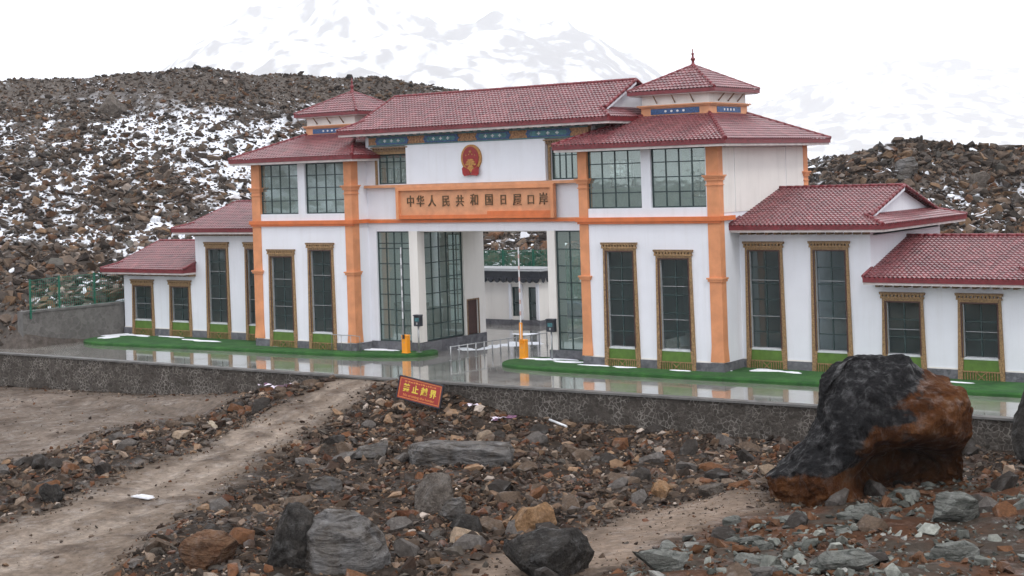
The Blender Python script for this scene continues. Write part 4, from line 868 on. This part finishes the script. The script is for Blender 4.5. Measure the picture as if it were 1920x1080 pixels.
def wing_roof(x0, x1, y0, y1, ze, zr, left, right, sk_=1.3, label=None, sides='fb', yr=None):
    """ridge along X; an end is 'hip' (gable on a skirt) or 'abut' (dies into a wall)."""
    yr = yr or (y0+y1)/2; hs = (zr-ze)/(yr-y0); L = math.hypot(zr-ze, yr-y0); out = new(); vh = L*sk_/(yr-y0); zh = ze+sk_*hs; ov = .38
    def lim(end, s):
        if end == 'abut': return lambda v: 0.
        return lambda v: (sk_*v/vh if v < vh*.999 else sk_-ov)
    a, c = lim(left, -1), lim(right, 1); W_ = x1-x0
    slope(out, (x0,y0,ze), (1,0,0), unit((0,-hs,1)), unit((0,1,hs)), L, a, lambda v: W_-c(v))
    hb = (zr-ze)/(y1-yr); Lb = math.hypot(zr-ze, y1-yr); vb = Lb*sk_/(y1-yr)
    slope(out, (x0,y1,ze), (1,0,0), unit((0,hb,1)), unit((0,-1,hb)), Lb, a, lambda v: W_-c(v))
    ln = []
    for end, s, xe in ((left,1,x0),(right,-1,x1)):
        if end == 'abut': continue
        Ls = math.hypot(sk_, zh-ze); D = y1-y0
        slope(out, (xe,y0,ze), (0,1,0), unit((-s*hs,0,1)), unit((s,0,hs)), Ls, lambda v: sk_*v/Ls, lambda v: D-sk_*v/Ls)
        gx = xe+s*sk_; ln += [((xe,y0,ze+.06),(gx,y0+sk_,zh+.07)), ((xe,y1,ze+.06),(gx,y1-sk_,zh+.07)), ((gx-s*ov,y0+sk_*.9,zh-.02),(gx-s*ov,yr,zr+.05)), ((gx-s*ov,y1-sk_*.9,zh-.02),(gx-s*ov,yr,zr+.05))]
    xl = x0+(sk_-ov if left == 'hip' else 0); xr_ = x1-(sk_-ov if right == 'hip' else 0); ln.append(((xl,yr,zr+.07),(xr_,yr,zr+.07)))
    o = roof_build(out, 'roof', label=label); caps(ln, o); eaves(x0, x1, y0, y1, ze, o, sides + ('l' if left == 'hip' else '') + ('r' if right == 'hip' else ''))
    g = MB()
    for end, s, xe in ((left,1,x0),(right,-1,x1)):
        if end == 'hip':
            gx = xe+s*sk_; g.add([(gx,y0+sk_+.05,zh-.02),(gx,y1-sk_-.05,zh-.02),(gx,yr,zr-.03)], [(0,1,2)])
            g.add([(gx-s*ov,y0+sk_,zh-.04),(gx-s*ov,yr,zr-.05),(gx-s*ov,yr,zr-.20),(gx-s*ov,y0+sk_,zh-.19)], [(0,1,2,3)])
            g.add([(gx,y0+sk_,zh-.06),(gx-s*ov,y0+sk_,zh-.06),(gx-s*ov,yr,zr-.07),(gx,yr,zr-.07)], [(0,1,2,3)])
    e_ = MB()
    for end, s, xe in ((left,1,x0),(right,-1,x1)):
        if end == 'abut':
            w_ = 1.2; e_.box(xe, xe+s*.07, y0+.101, y0+w_, ze-.2, ze+.02); e_.add([(xe,y0+.02,ze+.01),(xe,y0+w_,ze+.01),(xe,y0+w_,ze+.06+w_*hs),(xe,y0+.02,ze+.08)], [(0,1,2,3)]); e_.tube([(xe,y0,ze+.09),(xe,y0+w_,ze+.09+w_*hs)], .07, 6)
    if e_.v: BP(e_, 'roof_end', MAT['tiletrim'], o)
    if g.v: BP(g, 'gable_wall', MAT['white'], o)
    return o
def brackets(x0, x1, y, z, parent=None):
    b = MB(); n = int((x1-x0)/.46)
    for i in range(n+1): x = x0+i*.46; b.box(x, x+.17, y-.55, y, z-.13, z)
    BP(b, 'rafter_ends', MAT['brown'], parent)
rf = wing_roof(.001, 8.0, 1.0, 12.8, 6.66, 8.36, 'abut', 'hip', 1.5, 'maroon tiled roof of the upper right wing'); brackets(.3, 6.8, 2.1, 6.335, rf)
rf = wing_roof(6.901, 15.3, 1.0, 12.8, 4.18, 5.82, 'abut', 'hip', 1.5, 'maroon tiled roof of the low right wing'); brackets(7.3, 14.2, 2.1, 3.855, rf)
rf = wing_roof(-40.75, -32.101, 1.0, 11.5, 6.66, 8.25, 'hip', 'abut', 1.1, 'maroon tiled roof of the upper left wing'); brackets(-39.6, -32.2, 2.1, 6.335, rf)
rf = wing_roof(-48.0, -39.701, 1.0, 10.4, 3.98, 5.62, 'hip', 'abut', 1.1, 'maroon tiled roof of the low left wing'); brackets(-46.8, -39.8, 2.1, 3.655, rf)
wing_roof(-25.2, -6.3, .2, 9.0, 12.40, 14.48, 'hip', 'hip', 1.25, 'long maroon tiled main roof over the passage')
# tower roofs with their little lantern storeys
def frustum(x0, x1, y0, y1, ze, a0, a1, b0, b1, zt, out):
    for A, B_, Cc, D in (((x0,y0),(x1,y0),(a1,b0),(a0,b0)), ((x1,y0),(x1,y1),(a1,b1),(a1,b0)), ((x1,y1),(x0,y1),(a0,b1),(a1,b1)), ((x0,y1),(x0,y0),(a0,b0),(a0,b1))):
        A, B_, Cc, D = [np.array(q+(z,), float) for q, z in ((A,ze),(B_,ze),(Cc,zt),(D,zt))]; e = unit(B_-A); W_ = np.linalg.norm(B_-A)
        dl = D-A; ul = dl@e; upv = dl-ul*e; L = np.linalg.norm(upv); up = upv/L; dr = (Cc-A)@e; n = np.cross(e, up)
        slope(out, A, e, n*np.sign(n[2]), up, L, lambda v, ul=ul, L=L: ul*v/L, lambda v, W_=W_, dr=dr, L=L: W_+(dr-W_)*v/L)
def tower_roof(x0, x1, cx, cy, lbl):
    ex0, ex1, ey0, ey1, ze = x0-1.0, x1+1.0, -1.0, 11.5, 10.96; h = 2.0; zb = 12.42; out = new()
    frustum(ex0, ex1, ey0, ey1, ze, cx-h, cx+h, cy-h-.1, cy+h+.1, zb, out); o = roof_build(out, 'roof', label=lbl)
    y0, y1 = cy-h-.1, cy+h+.1
    caps([((ex0,ey0,ze+.06),(cx-h,y0,zb+.07)), ((ex1,ey0,ze+.06),(cx+h,y0,zb+.07)), ((ex1,ey1,ze+.06),(cx+h,y1,zb+.07)), ((ex0,ey1,ze+.06),(cx-h,y1,zb+.07))], o, .10)
    eaves(ex0, ex1, ey0, ey1, ze, o, 'fblr')
    c = BP(MB().box(cx-h, cx+h, y0, y1, zb-.5, 13.66), 'lantern_storey', MAT['cream'])
    f = MB(); g = .05; f.box(cx-h-g, cx+h+g, y0-g, y1+g, zb-.2, 12.86); BP(f, 'frieze', MAT['orangepale'], c)
    f = MB(); f.box(cx-h-.14, cx+h+.14, y0-.14, y1+.14, 12.861, 12.93).box(cx-h-.22, cx+h+.22, y0-.22, y1+.22, 12.931, 13.0); BP(f, 'moulding', MAT['orangepale'], c)
    f = MB(); f.box(cx-1.45, cx+1.45, y0-g-.03, y0-g-.001, 12.50, 12.80); f.box(cx+h+g+.001, cx+h+g+.03, cy-1.35, cy+1.35, 12.50, 12.80); f.box(cx-h-g-.03, cx-h-g-.001, cy-1.35, cy+1.35, 12.50, 12.80); BP(f, 'cartouche', MAT['blue'], c)
    f = MB()
    for k in range(4):
        xc = cx-.55+.36*k; f.prism([(xc+.075*math.cos(t), 12.65+.06*math.sin(t)) for t in [6.283*i/8 for i in range(8)]], y0-g-.045, y0-g-.0301)
        yc = cy-.55+.36*k; f.box(cx+h+g+.0301, cx+h+g+.045, yc-.06, yc+.06, 12.59, 12.71)
    BP(f, 'cartouche_flowers', MAT['whitem'], c)
    e = 2.62; zt = 13.72; out = new(); frustum(cx-e, cx+e, cy-e, cy+e, zt, cx-.02, cx+.02, cy-.02, cy+.02, 15.10, out); r2 = roof_build(out, 'lantern_roof', c)
    caps([((cx+a*e,cy+d_*e,zt+.06),(cx,cy,15.14)) for a in (-1,1) for d_ in (-1,1)], c, .08); 
    f = MB(); w = .1; f.box(cx-e, cx+e, cy-e, cy-e+w, zt-.17, zt+.03); f.box(cx-e, cx+e, cy+e-w, cy+e, zt-.17, zt+.03); f.box(cx-e, cx-e+w, cy-e+w, cy+e-w, zt-.17, zt+.03); f.box(cx+e-w, cx+e, cy-e+w, cy+e-w, zt-.17, zt+.03); BP(f, 'eaves_edge', MAT['tiletrim'], c)
    BP(MB().box(cx-e+.08, cx+e-.08, cy-e+.08, cy+e-.08, zt-.22, zt-.171), 'soffit', MAT['fascia'], c)
    f = MB()
    for k in (-1.1, 0, 1.1):
        f.tube([(cx+k,y0-.02,13.10),(cx+k,y0-.42,13.52)], .035, 6); f.tube([(cx+h+.02,cy+k,13.10),(cx+h+.42,cy+k,13.52)], .035, 6)
    BP(f, 'struts', MAT['brown'], c)
    f = MB().lathe((cx,cy,15.02), [(.16,0),(.20,.10),(.09,.20),(.07,.34),(.13,.42),(.13,.47),(.06,.55),(.05,.68),(.09,.73),(.03,.80),(.03,.98),(.005,1.02)], 12); BP(f, 'finial', MAT['tiletrim'], c)
tower_roof(-8.1, 0, -4.2, 5.6, 'maroon tiled hipped roof of the right tower'); tower_roof(-32.1, -24.0, -28.65, 5.6, 'maroon tiled hipped roof of the left tower')
# ---------------------------------------------------------------- turf strips and old snow
def rounded(pts, n=3):       # chaikin
    for _ in range(n):
        q = []
        for i in range(len(pts)):
            a, b_ = pts[i], pts[(i+1) % len(pts)]; q += [(a[0]*.75+b_[0]*.25, a[1]*.75+b_[1]*.25), (a[0]*.25+b_[0]*.75, a[1]*.25+b_[1]*.75)]
        pts = q
    return pts
TL = [(-47.0,-2.9),(-38,-1.9),(-30,-1.35),(-23,-1.0),(-19.6,.2),(-19.3,2.0),(-20.4,2.8),(-23,2.2),(-30,2.0),(-47.0,2.0)]
TR = [(-13.5,.4),(-12.6,-1.5),(-9,-1.85),(0,-1.5),(8,-1.25),(17,-.85),(24,-.4),(24,3.2),(8,3.0),(0,3.0),(-8,1.6),(-12,2.4)]
for nm, P, lab in (('turf_strip', TL, 'green artificial turf strip along the left half of the building'), ('turf_strip', TR, 'green artificial turf strip with a rounded end along the right half of the building')):
    Q = rounded(P); b = MB(); c = (sum(p[0] for p in Q)/len(Q), sum(p[1] for p in Q)/len(Q)); n = len(Q)
    def ins(p, d): 
        vx, vy = c[0]-p[0], c[1]-p[1]; l = math.hypot(vx, vy); return (p[0]+vx/l*d, p[1]+(d if vy > 0 else -d)*.9)
    rings = [(0,-.72),(0,-.56),(.05,-.50),(.14,-.475)]; vs = [(*ins(p, d), z) for d, z in rings for p in Q]
    fs = [(k*n+i, k*n+(i+1)%n, (k+1)*n+(i+1)%n, (k+1)*n+i) for k in range(3) for i in range(n)] + [tuple(3*n+i for i in range(n))]
    b.add(vs, fs); b.build(nm, MAT['turf'], kind='stuff', label=lab, cat='turf')
def patch(b, cx, cy, rx, ry, z, seed, h=.035, rz=0.):
    rs = np.random.RandomState(seed); n = 26; ph = rs.uniform(0, 6.28, 4); vs = [(cx, cy, z+h)]
    for f_, hh in ((.55,h*.95),(.85,h*.7),(1.,-.01)):
        for i in range(n):
            t_ = 6.283*i/n; k = f_*(1+.28*math.sin(2*t_+ph[0])+.22*math.sin(3*t_+ph[1])+.16*math.sin(5*t_+ph[2])+.1*math.sin(9*t_+ph[3])); x, y = rx*k*math.cos(t_), ry*k*math.sin(t_)
            vs.append((cx+x*math.cos(rz)-y*math.sin(rz), cy+x*math.sin(rz)+y*math.cos(rz), z+hh))
    fs = [(0, 1+i, 1+(i+1)%n) for i in range(n)] + [(1+k*n+i, 1+(k+1)*n+i, 1+(k+1)*n+(i+1)%n, 1+k*n+(i+1)%n) for k in range(2) for i in range(n)]; b.add(vs, fs, True)
b = MB(); zt = -.475
for i, (x, y, rx, ry) in enumerate([(-46.2,.6,.9,1.3),(-44.6,1.3,1.2,.35),(-37.8,.6,1.7,.28),(-41.6,1.5,1.3,.18),(-29.9,.2,1.1,.24),(-25.2,1.2,1.3,.28),(-23.0,1.0,1.4,.32),(-11.5,.9,1.1,.35),(-9.3,.5,1.3,.25),(-7.3,-.2,.8,.16),(-5.6,-.25,.8,.16),(-2.3,-.3,.5,.13),(-.6,.6,.7,.2),(1.6,1.35,1.0,.34),(3.0,1.2,.6,.22),(7.5,1.3,.9,.18),(-10.3,1.3,.8,.25),(11,1.0,.8,.15)]): patch(b, x, y, rx, ry, zt, i)
for i, (x, y, rx, ry) in enumerate([(-19.4,4.6,.7,.5),(-18.6,6.0,.6,1.0),(-17.9,8.0,1.4,1.0),(-20.6,12.5,.9,.4),(-15.0,13.0,1.2,.5)]): patch(b, x, y, rx, ry, -.697, 50+i, .03)
b.build('snow', MAT['snow'], kind='stuff', label='thin patches of old snow on the turf and in the passage', cat='snow')

# ---------------------------------------------------------------- barrier gates
PINK = M('faded_red_reflective', (.55,.36,.33), .5, .1, 3)
def barrier(x, y, lab, arm_lab):
    t_ = empty('barrier_gate', (x, y, -.5), label=lab, cat='barrier')
    b = MB(); b.box(-.22,.22,-.17,.17,0,.05).taper((-.19,.19,-.15,.15),(-.19,.19,-.15,.15),.05,1.0).taper((-.21,.21,-.17,.17),(-.17,.17,-.13,.13),1.0,1.07); o = b.build('housing', MAT['barrier'], t_)
    MB().box(-.13,.13,-.165,-.151,.35,.85).build('housing_door', MAT['barrier'], o); MB().box(-.015,.02,-.175,-.1651,.60,.66).build('lock', MAT['galv'], o)
    if x > -18:
        b = MB().box(-.09,-.03,-.24,-.18,.85,1.95).box(.03,.09,-.24,-.18,.85,1.95).box(-.09,.09,-.24,-.18,1.951,2.0); b.build('arm_bracket', MAT['barrier'], t_)
    else: MB().box(-.06,.06,-.24,-.18,.85,1.1).build('arm_bracket', MAT['dark'], t_)
    b = MB().box(-.029,.029,-.235,-.185,1.101,1.94); b.build('reflector', MAT['whitem'] if x > -18 else MAT['galv'], t_)
    b = MB()
    b.box(-.032,.032,-.23,-.19,2.001,6.1)
    a = b.build('arm', MAT['whitem'], t_, label=arm_lab); b = MB()
    for k in range(6): MB().box(-.038,.038,-.236,-.184,2.402+k*.62,2.402+k*.62+.217).build('arm_stripe', PINK if x > -18 else MAT['galv'], a)
    return t_
barrier(-20.55, .4, 'orange barrier gate with raised thin arm on the left turf strip', 'raised arm')
barrier(-12.6, .84, 'orange barrier gate with tall raised white arm at the rounded end of the right turf', 'raised arm')
TLX, TLY, TRX, TRY = -20.05, .95, -10.85, 1.0
def terminal(x, y, z0, lab, w=.46, h=.66):
    t_ = empty('intercom_post', (x, y, z0), label=lab, cat='intercom post')
    MB().box(-.16,.16,-.12,.12,0,.02).build('base_plate', MAT['galv'], t_); MB().tube([(0,0,.02),(0,0,1.55)], .05, 10).build('post', MAT['galv'], t_)
    b = MB().taper((-w/2,w/2,-.12,.14),(-w/2,w/2,-.12,.14),1.5,1.5+h-.06).taper((-w/2-.03,w/2+.03,-.2,.16),(-w/2,w/2,-.12,.14),1.5+h-.06,1.5+h); o = b.build('cabinet', MAT['dark'], t_)
    MB().box(-.15,.15,-.132,-.121,1.78,1.98).build('screen', MAT['teal'], o); MB().box(-.05,.05,-.135,-.121,1.60,1.72).build('button_panel', MAT['greybar'], o)
terminal(TLX, TLY, -.475, 'dark cabinet on a grey post beside the left orange barrier gate'); terminal(TRX, TRY, -.475, 'dark cabinet on a grey post by the right end of the passage', .5, .7)
# low steel lane railing running back through the passage
t_ = empty('lane_railing', (-17.0, 0, -.7), label='low steel post railing dividing the wet lanes of the passage', cat='railing')
n = 13
for i in range(n):
    u = i/(n-1); x, y = 1.2*u, 7.8*u; b = MB().tube([(x,y,0),(x,y,.80)], .04, 8); b.tube([(x,y,0),(x,y,.02)], .09, 8); b.build('post', MAT['galv'], t_)
MB().tube([(0,0,.76),(1.2,7.8,.76)], .028, 6).build('top_rail', MAT['galv'], t_); 
# little pipe rail by the left tower
t_ = empty('pipe_rail', (-25.6, -.35, -.475), label='small bent grey pipe rail at the foot of the left tower', cat='railing')
MB().tube([(0,0,0),(0,0,.95),(1.5,0,.95),(2.2,0,.92),(2.2,0,0)], .025, 8).build('hand_rail', MAT['galv'], t_)
for x in (.75, 1.5): MB().tube([(x,0,0),(x,0,.94)], .02, 8).build('post', MAT['galv'], t_)

# ---------------------------------------------------------------- guard hut behind the passage
h_ = empty('guard_hut', (-28, 19, -.7), label='small white guard hut with black scalloped eaves seen through the passage', cat='hut')
def HP(mb, name, mat, parent=None): o = mb.build(name, mat, parent or h_); o.location = (28, -19, .7) if parent is None else (0,0,0); return o
b = MB(); wallgrid(b, 'x', -34, -22.6, -.35, 2.6, 17, 17.25, [(-24.85,-24.15,-.1,1.9),(-23.5,-22.8,-.35,1.9)]); wallgrid(b, 'y', 17.25, 19.2, -.35, 2.6, -22.85, -22.6, []); wallgrid(b, 'x', -34, -22.6, -.35, 2.6, 19.2, 19.4, []); wallgrid(b, 'y', 17.25, 19.2, -.35, 2.6, -34, -33.8, [])
HP(b, 'wall', MAT['cream']); HP(MB().box(-34.05, -22.55, 16.92, 19.4, -.75, -.35), 'base', MAT['plinth'])
for x0, x1, z0, nm in ((-24.85,-24.15,-.1,'window'),(-23.5,-22.8,-.35,'door')):
    b = MB().box(x0, x0+.1, 17.05, 17.15, z0, 1.9).box(x1-.1, x1, 17.05, 17.15, z0, 1.9).box(x0+.1, x1-.1, 17.05, 17.15, .75, .85).box(x0+.1, x1-.1, 17.05, 17.15, 1.8, 1.9); w_ = HP(b, nm, MAT['bar']); HP(MB().add([(x0+.1,17.1,z0),(x1-.1,17.1,z0),(x1-.1,17.1,1.8),(x0+.1,17.1,1.8)], [(0,1,2,3)]), 'pane', MAT['glassd'], w_)
HP(MB().box(-25.05,-24.86,16.86,16.998,-.3,2.1).box(-24.14,-23.95,16.86,16.998,-.3,2.1).box(-22.79,-22.6,16.86,16.998,-.3,2.1), 'pilaster', MAT['white'])
b = MB().box(-34.3, -22.3, 16.7, 19.6, 2.50, 2.98)
n = 22
for i in range(n): x = -34.2+i*11.9/n; b.prism([(x+.24+.25*math.cos(a), 2.50-.001+.30*math.sin(a)) for a in [math.pi+math.pi*j/8 for j in range(9)]], 16.66, 16.699)
for i in range(5): y = 16.8+i*.56; b.add([(-22.27, y+.25+.25*math.cos(a), 2.50+.30*math.sin(a)) for a in [math.pi+math.pi*j/8 for j in range(9)]], [tuple(range(9))])
rf = HP(b, 'roof', MAT['dark']); HP(MB().box(-34.4,-22.2,16.6,19.7,2.981,3.05).box(-34.1,-22.5,17,19.4,3.051,3.12), 'parapet', MAT['greybar'], rf); HP(MB().box(-34.0,-22.4,16.8,16.998,2.12,2.26), 'cornice', MAT['cream'], rf)
# low annex wall and parked car just past it
t_ = empty('yard_wall', (-20,22,-.7), label='low brown yard wall with pale coping right of the guard hut', cat='wall')
MB().box(-2.4,6,0,.3,0,2.5).build('wall_face', MAT['rwall2'], t_); MB().box(-2.5,6.1,-.1,.4,2.501,2.8).build('coping', MAT['cream'], t_)
t_ = empty('parked_car', (-21.6,19.6,-.7), .2, label='dark blue parked car half hidden behind the right side of the passage', cat='car')
CB = M('dark_blue_car_paint', (.02,.03,.07), .25, .05, 2)
side = [(-2.1,.35),(2.1,.35),(2.15,.7),(1.9,.88),(1.2,.95),(.65,1.40),(-.9,1.42),(-1.55,1.0),(-2.1,.9),(-2.18,.6)]
b = MB().prism(side, -.82, .82); o = b.build('body', CB, t_)
MB().prism([(1.05,.97),(.60,1.34),(.0,1.36),(.0,.97)], -.83, -.8201).prism([(-.08,.97),(-.08,1.36),(-.85,1.36),(-1.35,.99)], -.83, -.8201).build('side_window', MAT['dark'], o)
MB().prism([(2.12,.55),(2.16,.55),(2.14,.72),(2.10,.72)], -.75, -.45).build('headlight', MAT['whitem'], o)
for x in (-1.35, 1.35):
    for y in (-.84, .66):
        w_ = MB().prism([(x+.33*math.cos(a), .33+.33*math.sin(a)) for a in [6.283*j/20 for j in range(20)]], y, y+.18).build('wheel', MAT['dark'], t_)
        MB().prism([(x+.2*math.cos(a), .33+.2*math.sin(a)) for a in [6.283*j/14 for j in range(14)]], y-.012, y-.001).build('rim', MAT['galv'], w_)

# ---------------------------------------------------------------- green mesh fences
def mesh_fence(pts, hgt, lab, dense=.16, wr_=.016):
    a0 = pts[0]; t_ = empty('mesh_fence', a0, label=lab, cat='fence')
    for p in pts: MB().box(p[0]-a0[0]-.05, p[0]-a0[0]+.05, p[1]-a0[1]-.05, p[1]-a0[1]+.05, p[2]-a0[2]-.4, p[2]-a0[2]+hgt+.1).build('post', MAT['fencegreen'], t_)
    for p, q in zip(pts[:-1], pts[1:]):
        p, q = Vector(p)-Vector(a0), Vector(q)-Vector(a0); L = (q-p).length; b = MB(); n = int(L/dense)
        for i in range(1, n): s = p+(q-p)*i/n; b.tube([s+Vector((0,0,.08)), s+Vector((0,0,hgt))], wr_, 4, False, False)
        for k in range(8): z = .08+(hgt-.08)*k/7; b.tube([p+Vector((0,0,z)), q+Vector((0,0,z))], .018 if k in (0,7) else .012, 4, False, False)
        b.build('wire_panel', MAT['fencegreen'], t_)
mesh_fence([(-47.75,-4.9,1.55),(-47.78,-2.6,1.6),(-47.8,.3,1.6),(-47.85,3.2,1.6),(-48.2,7,1.7)], 2.1, 'green wire fence standing on the short grey wall at the left end')
mesh_fence([(-46+3.0*i, 29.5-.2*i, 1.2+.05*i) for i in range(9)], 2.2, 'green wire fence on the bank behind the guard hut', .13, .034)
mesh_fence([(-44+3.0*i, 26.8-.1*i, -.7) for i in range(9)], 3.0, 'taller green wire fence at the foot of the bank behind the guard hut', .13, .034)

# ---------------------------------------------------------------- the warning sign
sg_rz = R(-22); sl = (-11.4, -9.9, -1.42)
t_ = empty('warning_sign', sl, label='red and yellow Chinese warning board on short legs tilted in the rubble', cat='sign'); t_.rotation_euler = (R(-8), R(8.5), R(2))
w2, z0, z1 = 1.28, .18, 1.22
MB().box(-w2, w2, .0, .04, z0, z1).build('board', MAT['redm'], t_)
b = MB().box(-w2-.05, -w2, -.03, .07, z0-.05, z1+.05).box(w2, w2+.05, -.03, .07, z0-.05, z1+.05).box(-w2, w2, -.03, .07, z1, z1+.05).box(-w2, w2, -.03, .07, z0-.05, z0); b.build('frame', MAT['dark'], t_)
YEL = M('yellow_sign_paint', (.72,.56,.06), .5, .1, 6); ORG = M('orange_sign_paint', (.62,.22,.05), .5, .1, 6)
b = MB()
for a in ((-w2+.05,w2-.05,z1-.08,z1-.045),(-w2+.05,w2-.05,z0+.045,z0+.08)): b.box(a[0], a[1], -.006, -.001, a[2], a[3])
b.box(-w2+.05, -w2+.085, -.006, -.001, z0+.08, z1-.08).box(w2-.085, w2-.05, -.006, -.001, z0+.08, z1-.08); b.build('border_line', ORG, t_)
o = merge_text([(c_, .42, (-.80+.535*i, -.006, .70), (R(90),0,0), .006, .95, .012) for i, c_ in enumerate('禁止越界')], 'lettering', YEL, t_)
merge_text([('No crossing the border', .17, (0, -.006, .38), (R(90),0,0), .005, 1.15, .004)], 'small_lettering', ORG, t_)
b = MB(); rs = np.random.RandomState(4); x = -.95
while x < .95: w_ = rs.uniform(.06,.14); b.box(x, x+w_, -.008, -.001, 1.0, 1.0+rs.uniform(.05,.085)); x += w_+rs.uniform(.03,.06)
b.build('top_line_marks', ORG, t_)
for x in (-w2+.1, w2-.1): MB().tube([(x,.06,-.5),(x,.06,z1-.1)], .03, 8).build('leg', MAT['dark'], t_)

# ---------------------------------------------------------------- litter
def rag(x, y, r, n, mats, lab, seed, rise=.0):
    rs = np.random.RandomState(seed)
    t_ = empty('litter', (x, y, float(ground_z(x, y))+.02), label=lab, cat='litter')
    for j, mt in enumerate(mats):
        b = MB()
        for i in range(n):
            cx, cy = rs.normal(0, r, 2); s = rs.uniform(.10, .26); m_ = 7; vs = [(cx, cy*.5, rs.uniform(.05,.16)+rise)]
            for k in range(m_): a = 6.283*k/m_; q = s*rs.uniform(.6,1.3); vs.append((cx+q*math.cos(a), cy*.5+q*math.sin(a), rs.uniform(0,.12)+rise*.5))
            b.add(vs, [(0, 1+k, 1+(k+1)%m_) for k in range(m_)])
        b.build('crumpled_pieces', mt, t_)
rag(-20.9, -8.9, .62, 9, [MAT['litterw'], MAT['litterd']], 'crumpled white and pinkish litter at the wall foot left of the dirt ramp', 3)
rag(-9.6, -8.2, .25, 4, [MAT['litterw']], 'small white litter scrap by the wall above the warning sign', 5)
rag(-7.7, -8.6, .55, 6, [MAT['litterw'], MAT['litterd']], 'pinkish and dark red rags lying at the wall foot right of the warning sign', 8)
z_ = float(ground_z(-4.2,-8.4)); MB().tube([(-5.0,-8.0,z_+.22),(-3.6,-8.7,z_+.12)], .055, 10).build('white_pipe', MAT['whitem'], label='short white plastic pipe lying against the foot of the road wall', cat='pipe')
z_ = float(ground_z(-9.6,-29.6)); MB().box(-.5,.5,-.16,.16,0,.04).box(-.3,.4,-.1,.2,.041,.07).build('white_board_scrap', MAT['whitem'], label='thin white scrap lying on the dirt ramp', cat='scrap').location = (-11.2,-27.0,float(ground_z(-11.2,-27.0))+.03)

# ---------------------------------------------------------------- snowy mountain dissolving in cloud
MX, MY = np.meshgrid(np.linspace(-1, 1, 420), np.linspace(0, 1, 240))
def mountain(name, c, wdt, dep, hgt, rz, seed, rk):
    prof = np.exp(-((MX+.1)/.55)**2)*.9 + .35*np.exp(-((MX-.55)/.3)**2); rid = 1-np.abs(fbm(MX*3+seed, MY*3, 2., 6))*1.9
    Zm = hgt*(MY**.9)*prof*(.80+.20*rid) + hgt*.025*fbm(MX*14, MY*14, seed, 5); Zm[0] = -30
    X = c[0] + MX*wdt*math.cos(rz) - MY*dep*math.sin(rz); Y = c[1] + MX*wdt*math.sin(rz) + MY*dep*math.cos(rz)
    k = np.clip((fbm(MX*40, MY*30, seed+3., 6)+.5*fbm(MX*5, MY*4, seed+7., 3))*3.4 + .55, 0, 1)
    Cc = np.array(rk)*(1-k[...,None]) + np.array((.86,.88,.92))*k[...,None]
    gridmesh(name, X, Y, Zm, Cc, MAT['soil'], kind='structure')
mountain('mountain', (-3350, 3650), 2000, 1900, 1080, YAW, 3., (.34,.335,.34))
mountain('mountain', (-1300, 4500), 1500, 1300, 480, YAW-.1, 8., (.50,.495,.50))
b = MB().box(-6200, 3500, -1700, 6200, -8, 1250); m = bpy.data.materials.new('mountain_air'); m.use_nodes = True; t = m.node_tree; t.nodes.remove(t.nodes['Principled BSDF'])
pv = t.nodes.new('ShaderNodeVolumePrincipled'); pv.inputs['Color'].default_value = (.97,.975,.99,1); pv.inputs['Density'].default_value = .00013; pv.inputs['Anisotropy'].default_value = .2
t.links.new(pv.outputs[0], t.nodes['Material Output'].inputs['Volume'])
b.build('haze', m, kind='stuff', label='pale mountain haze', cat='haze')
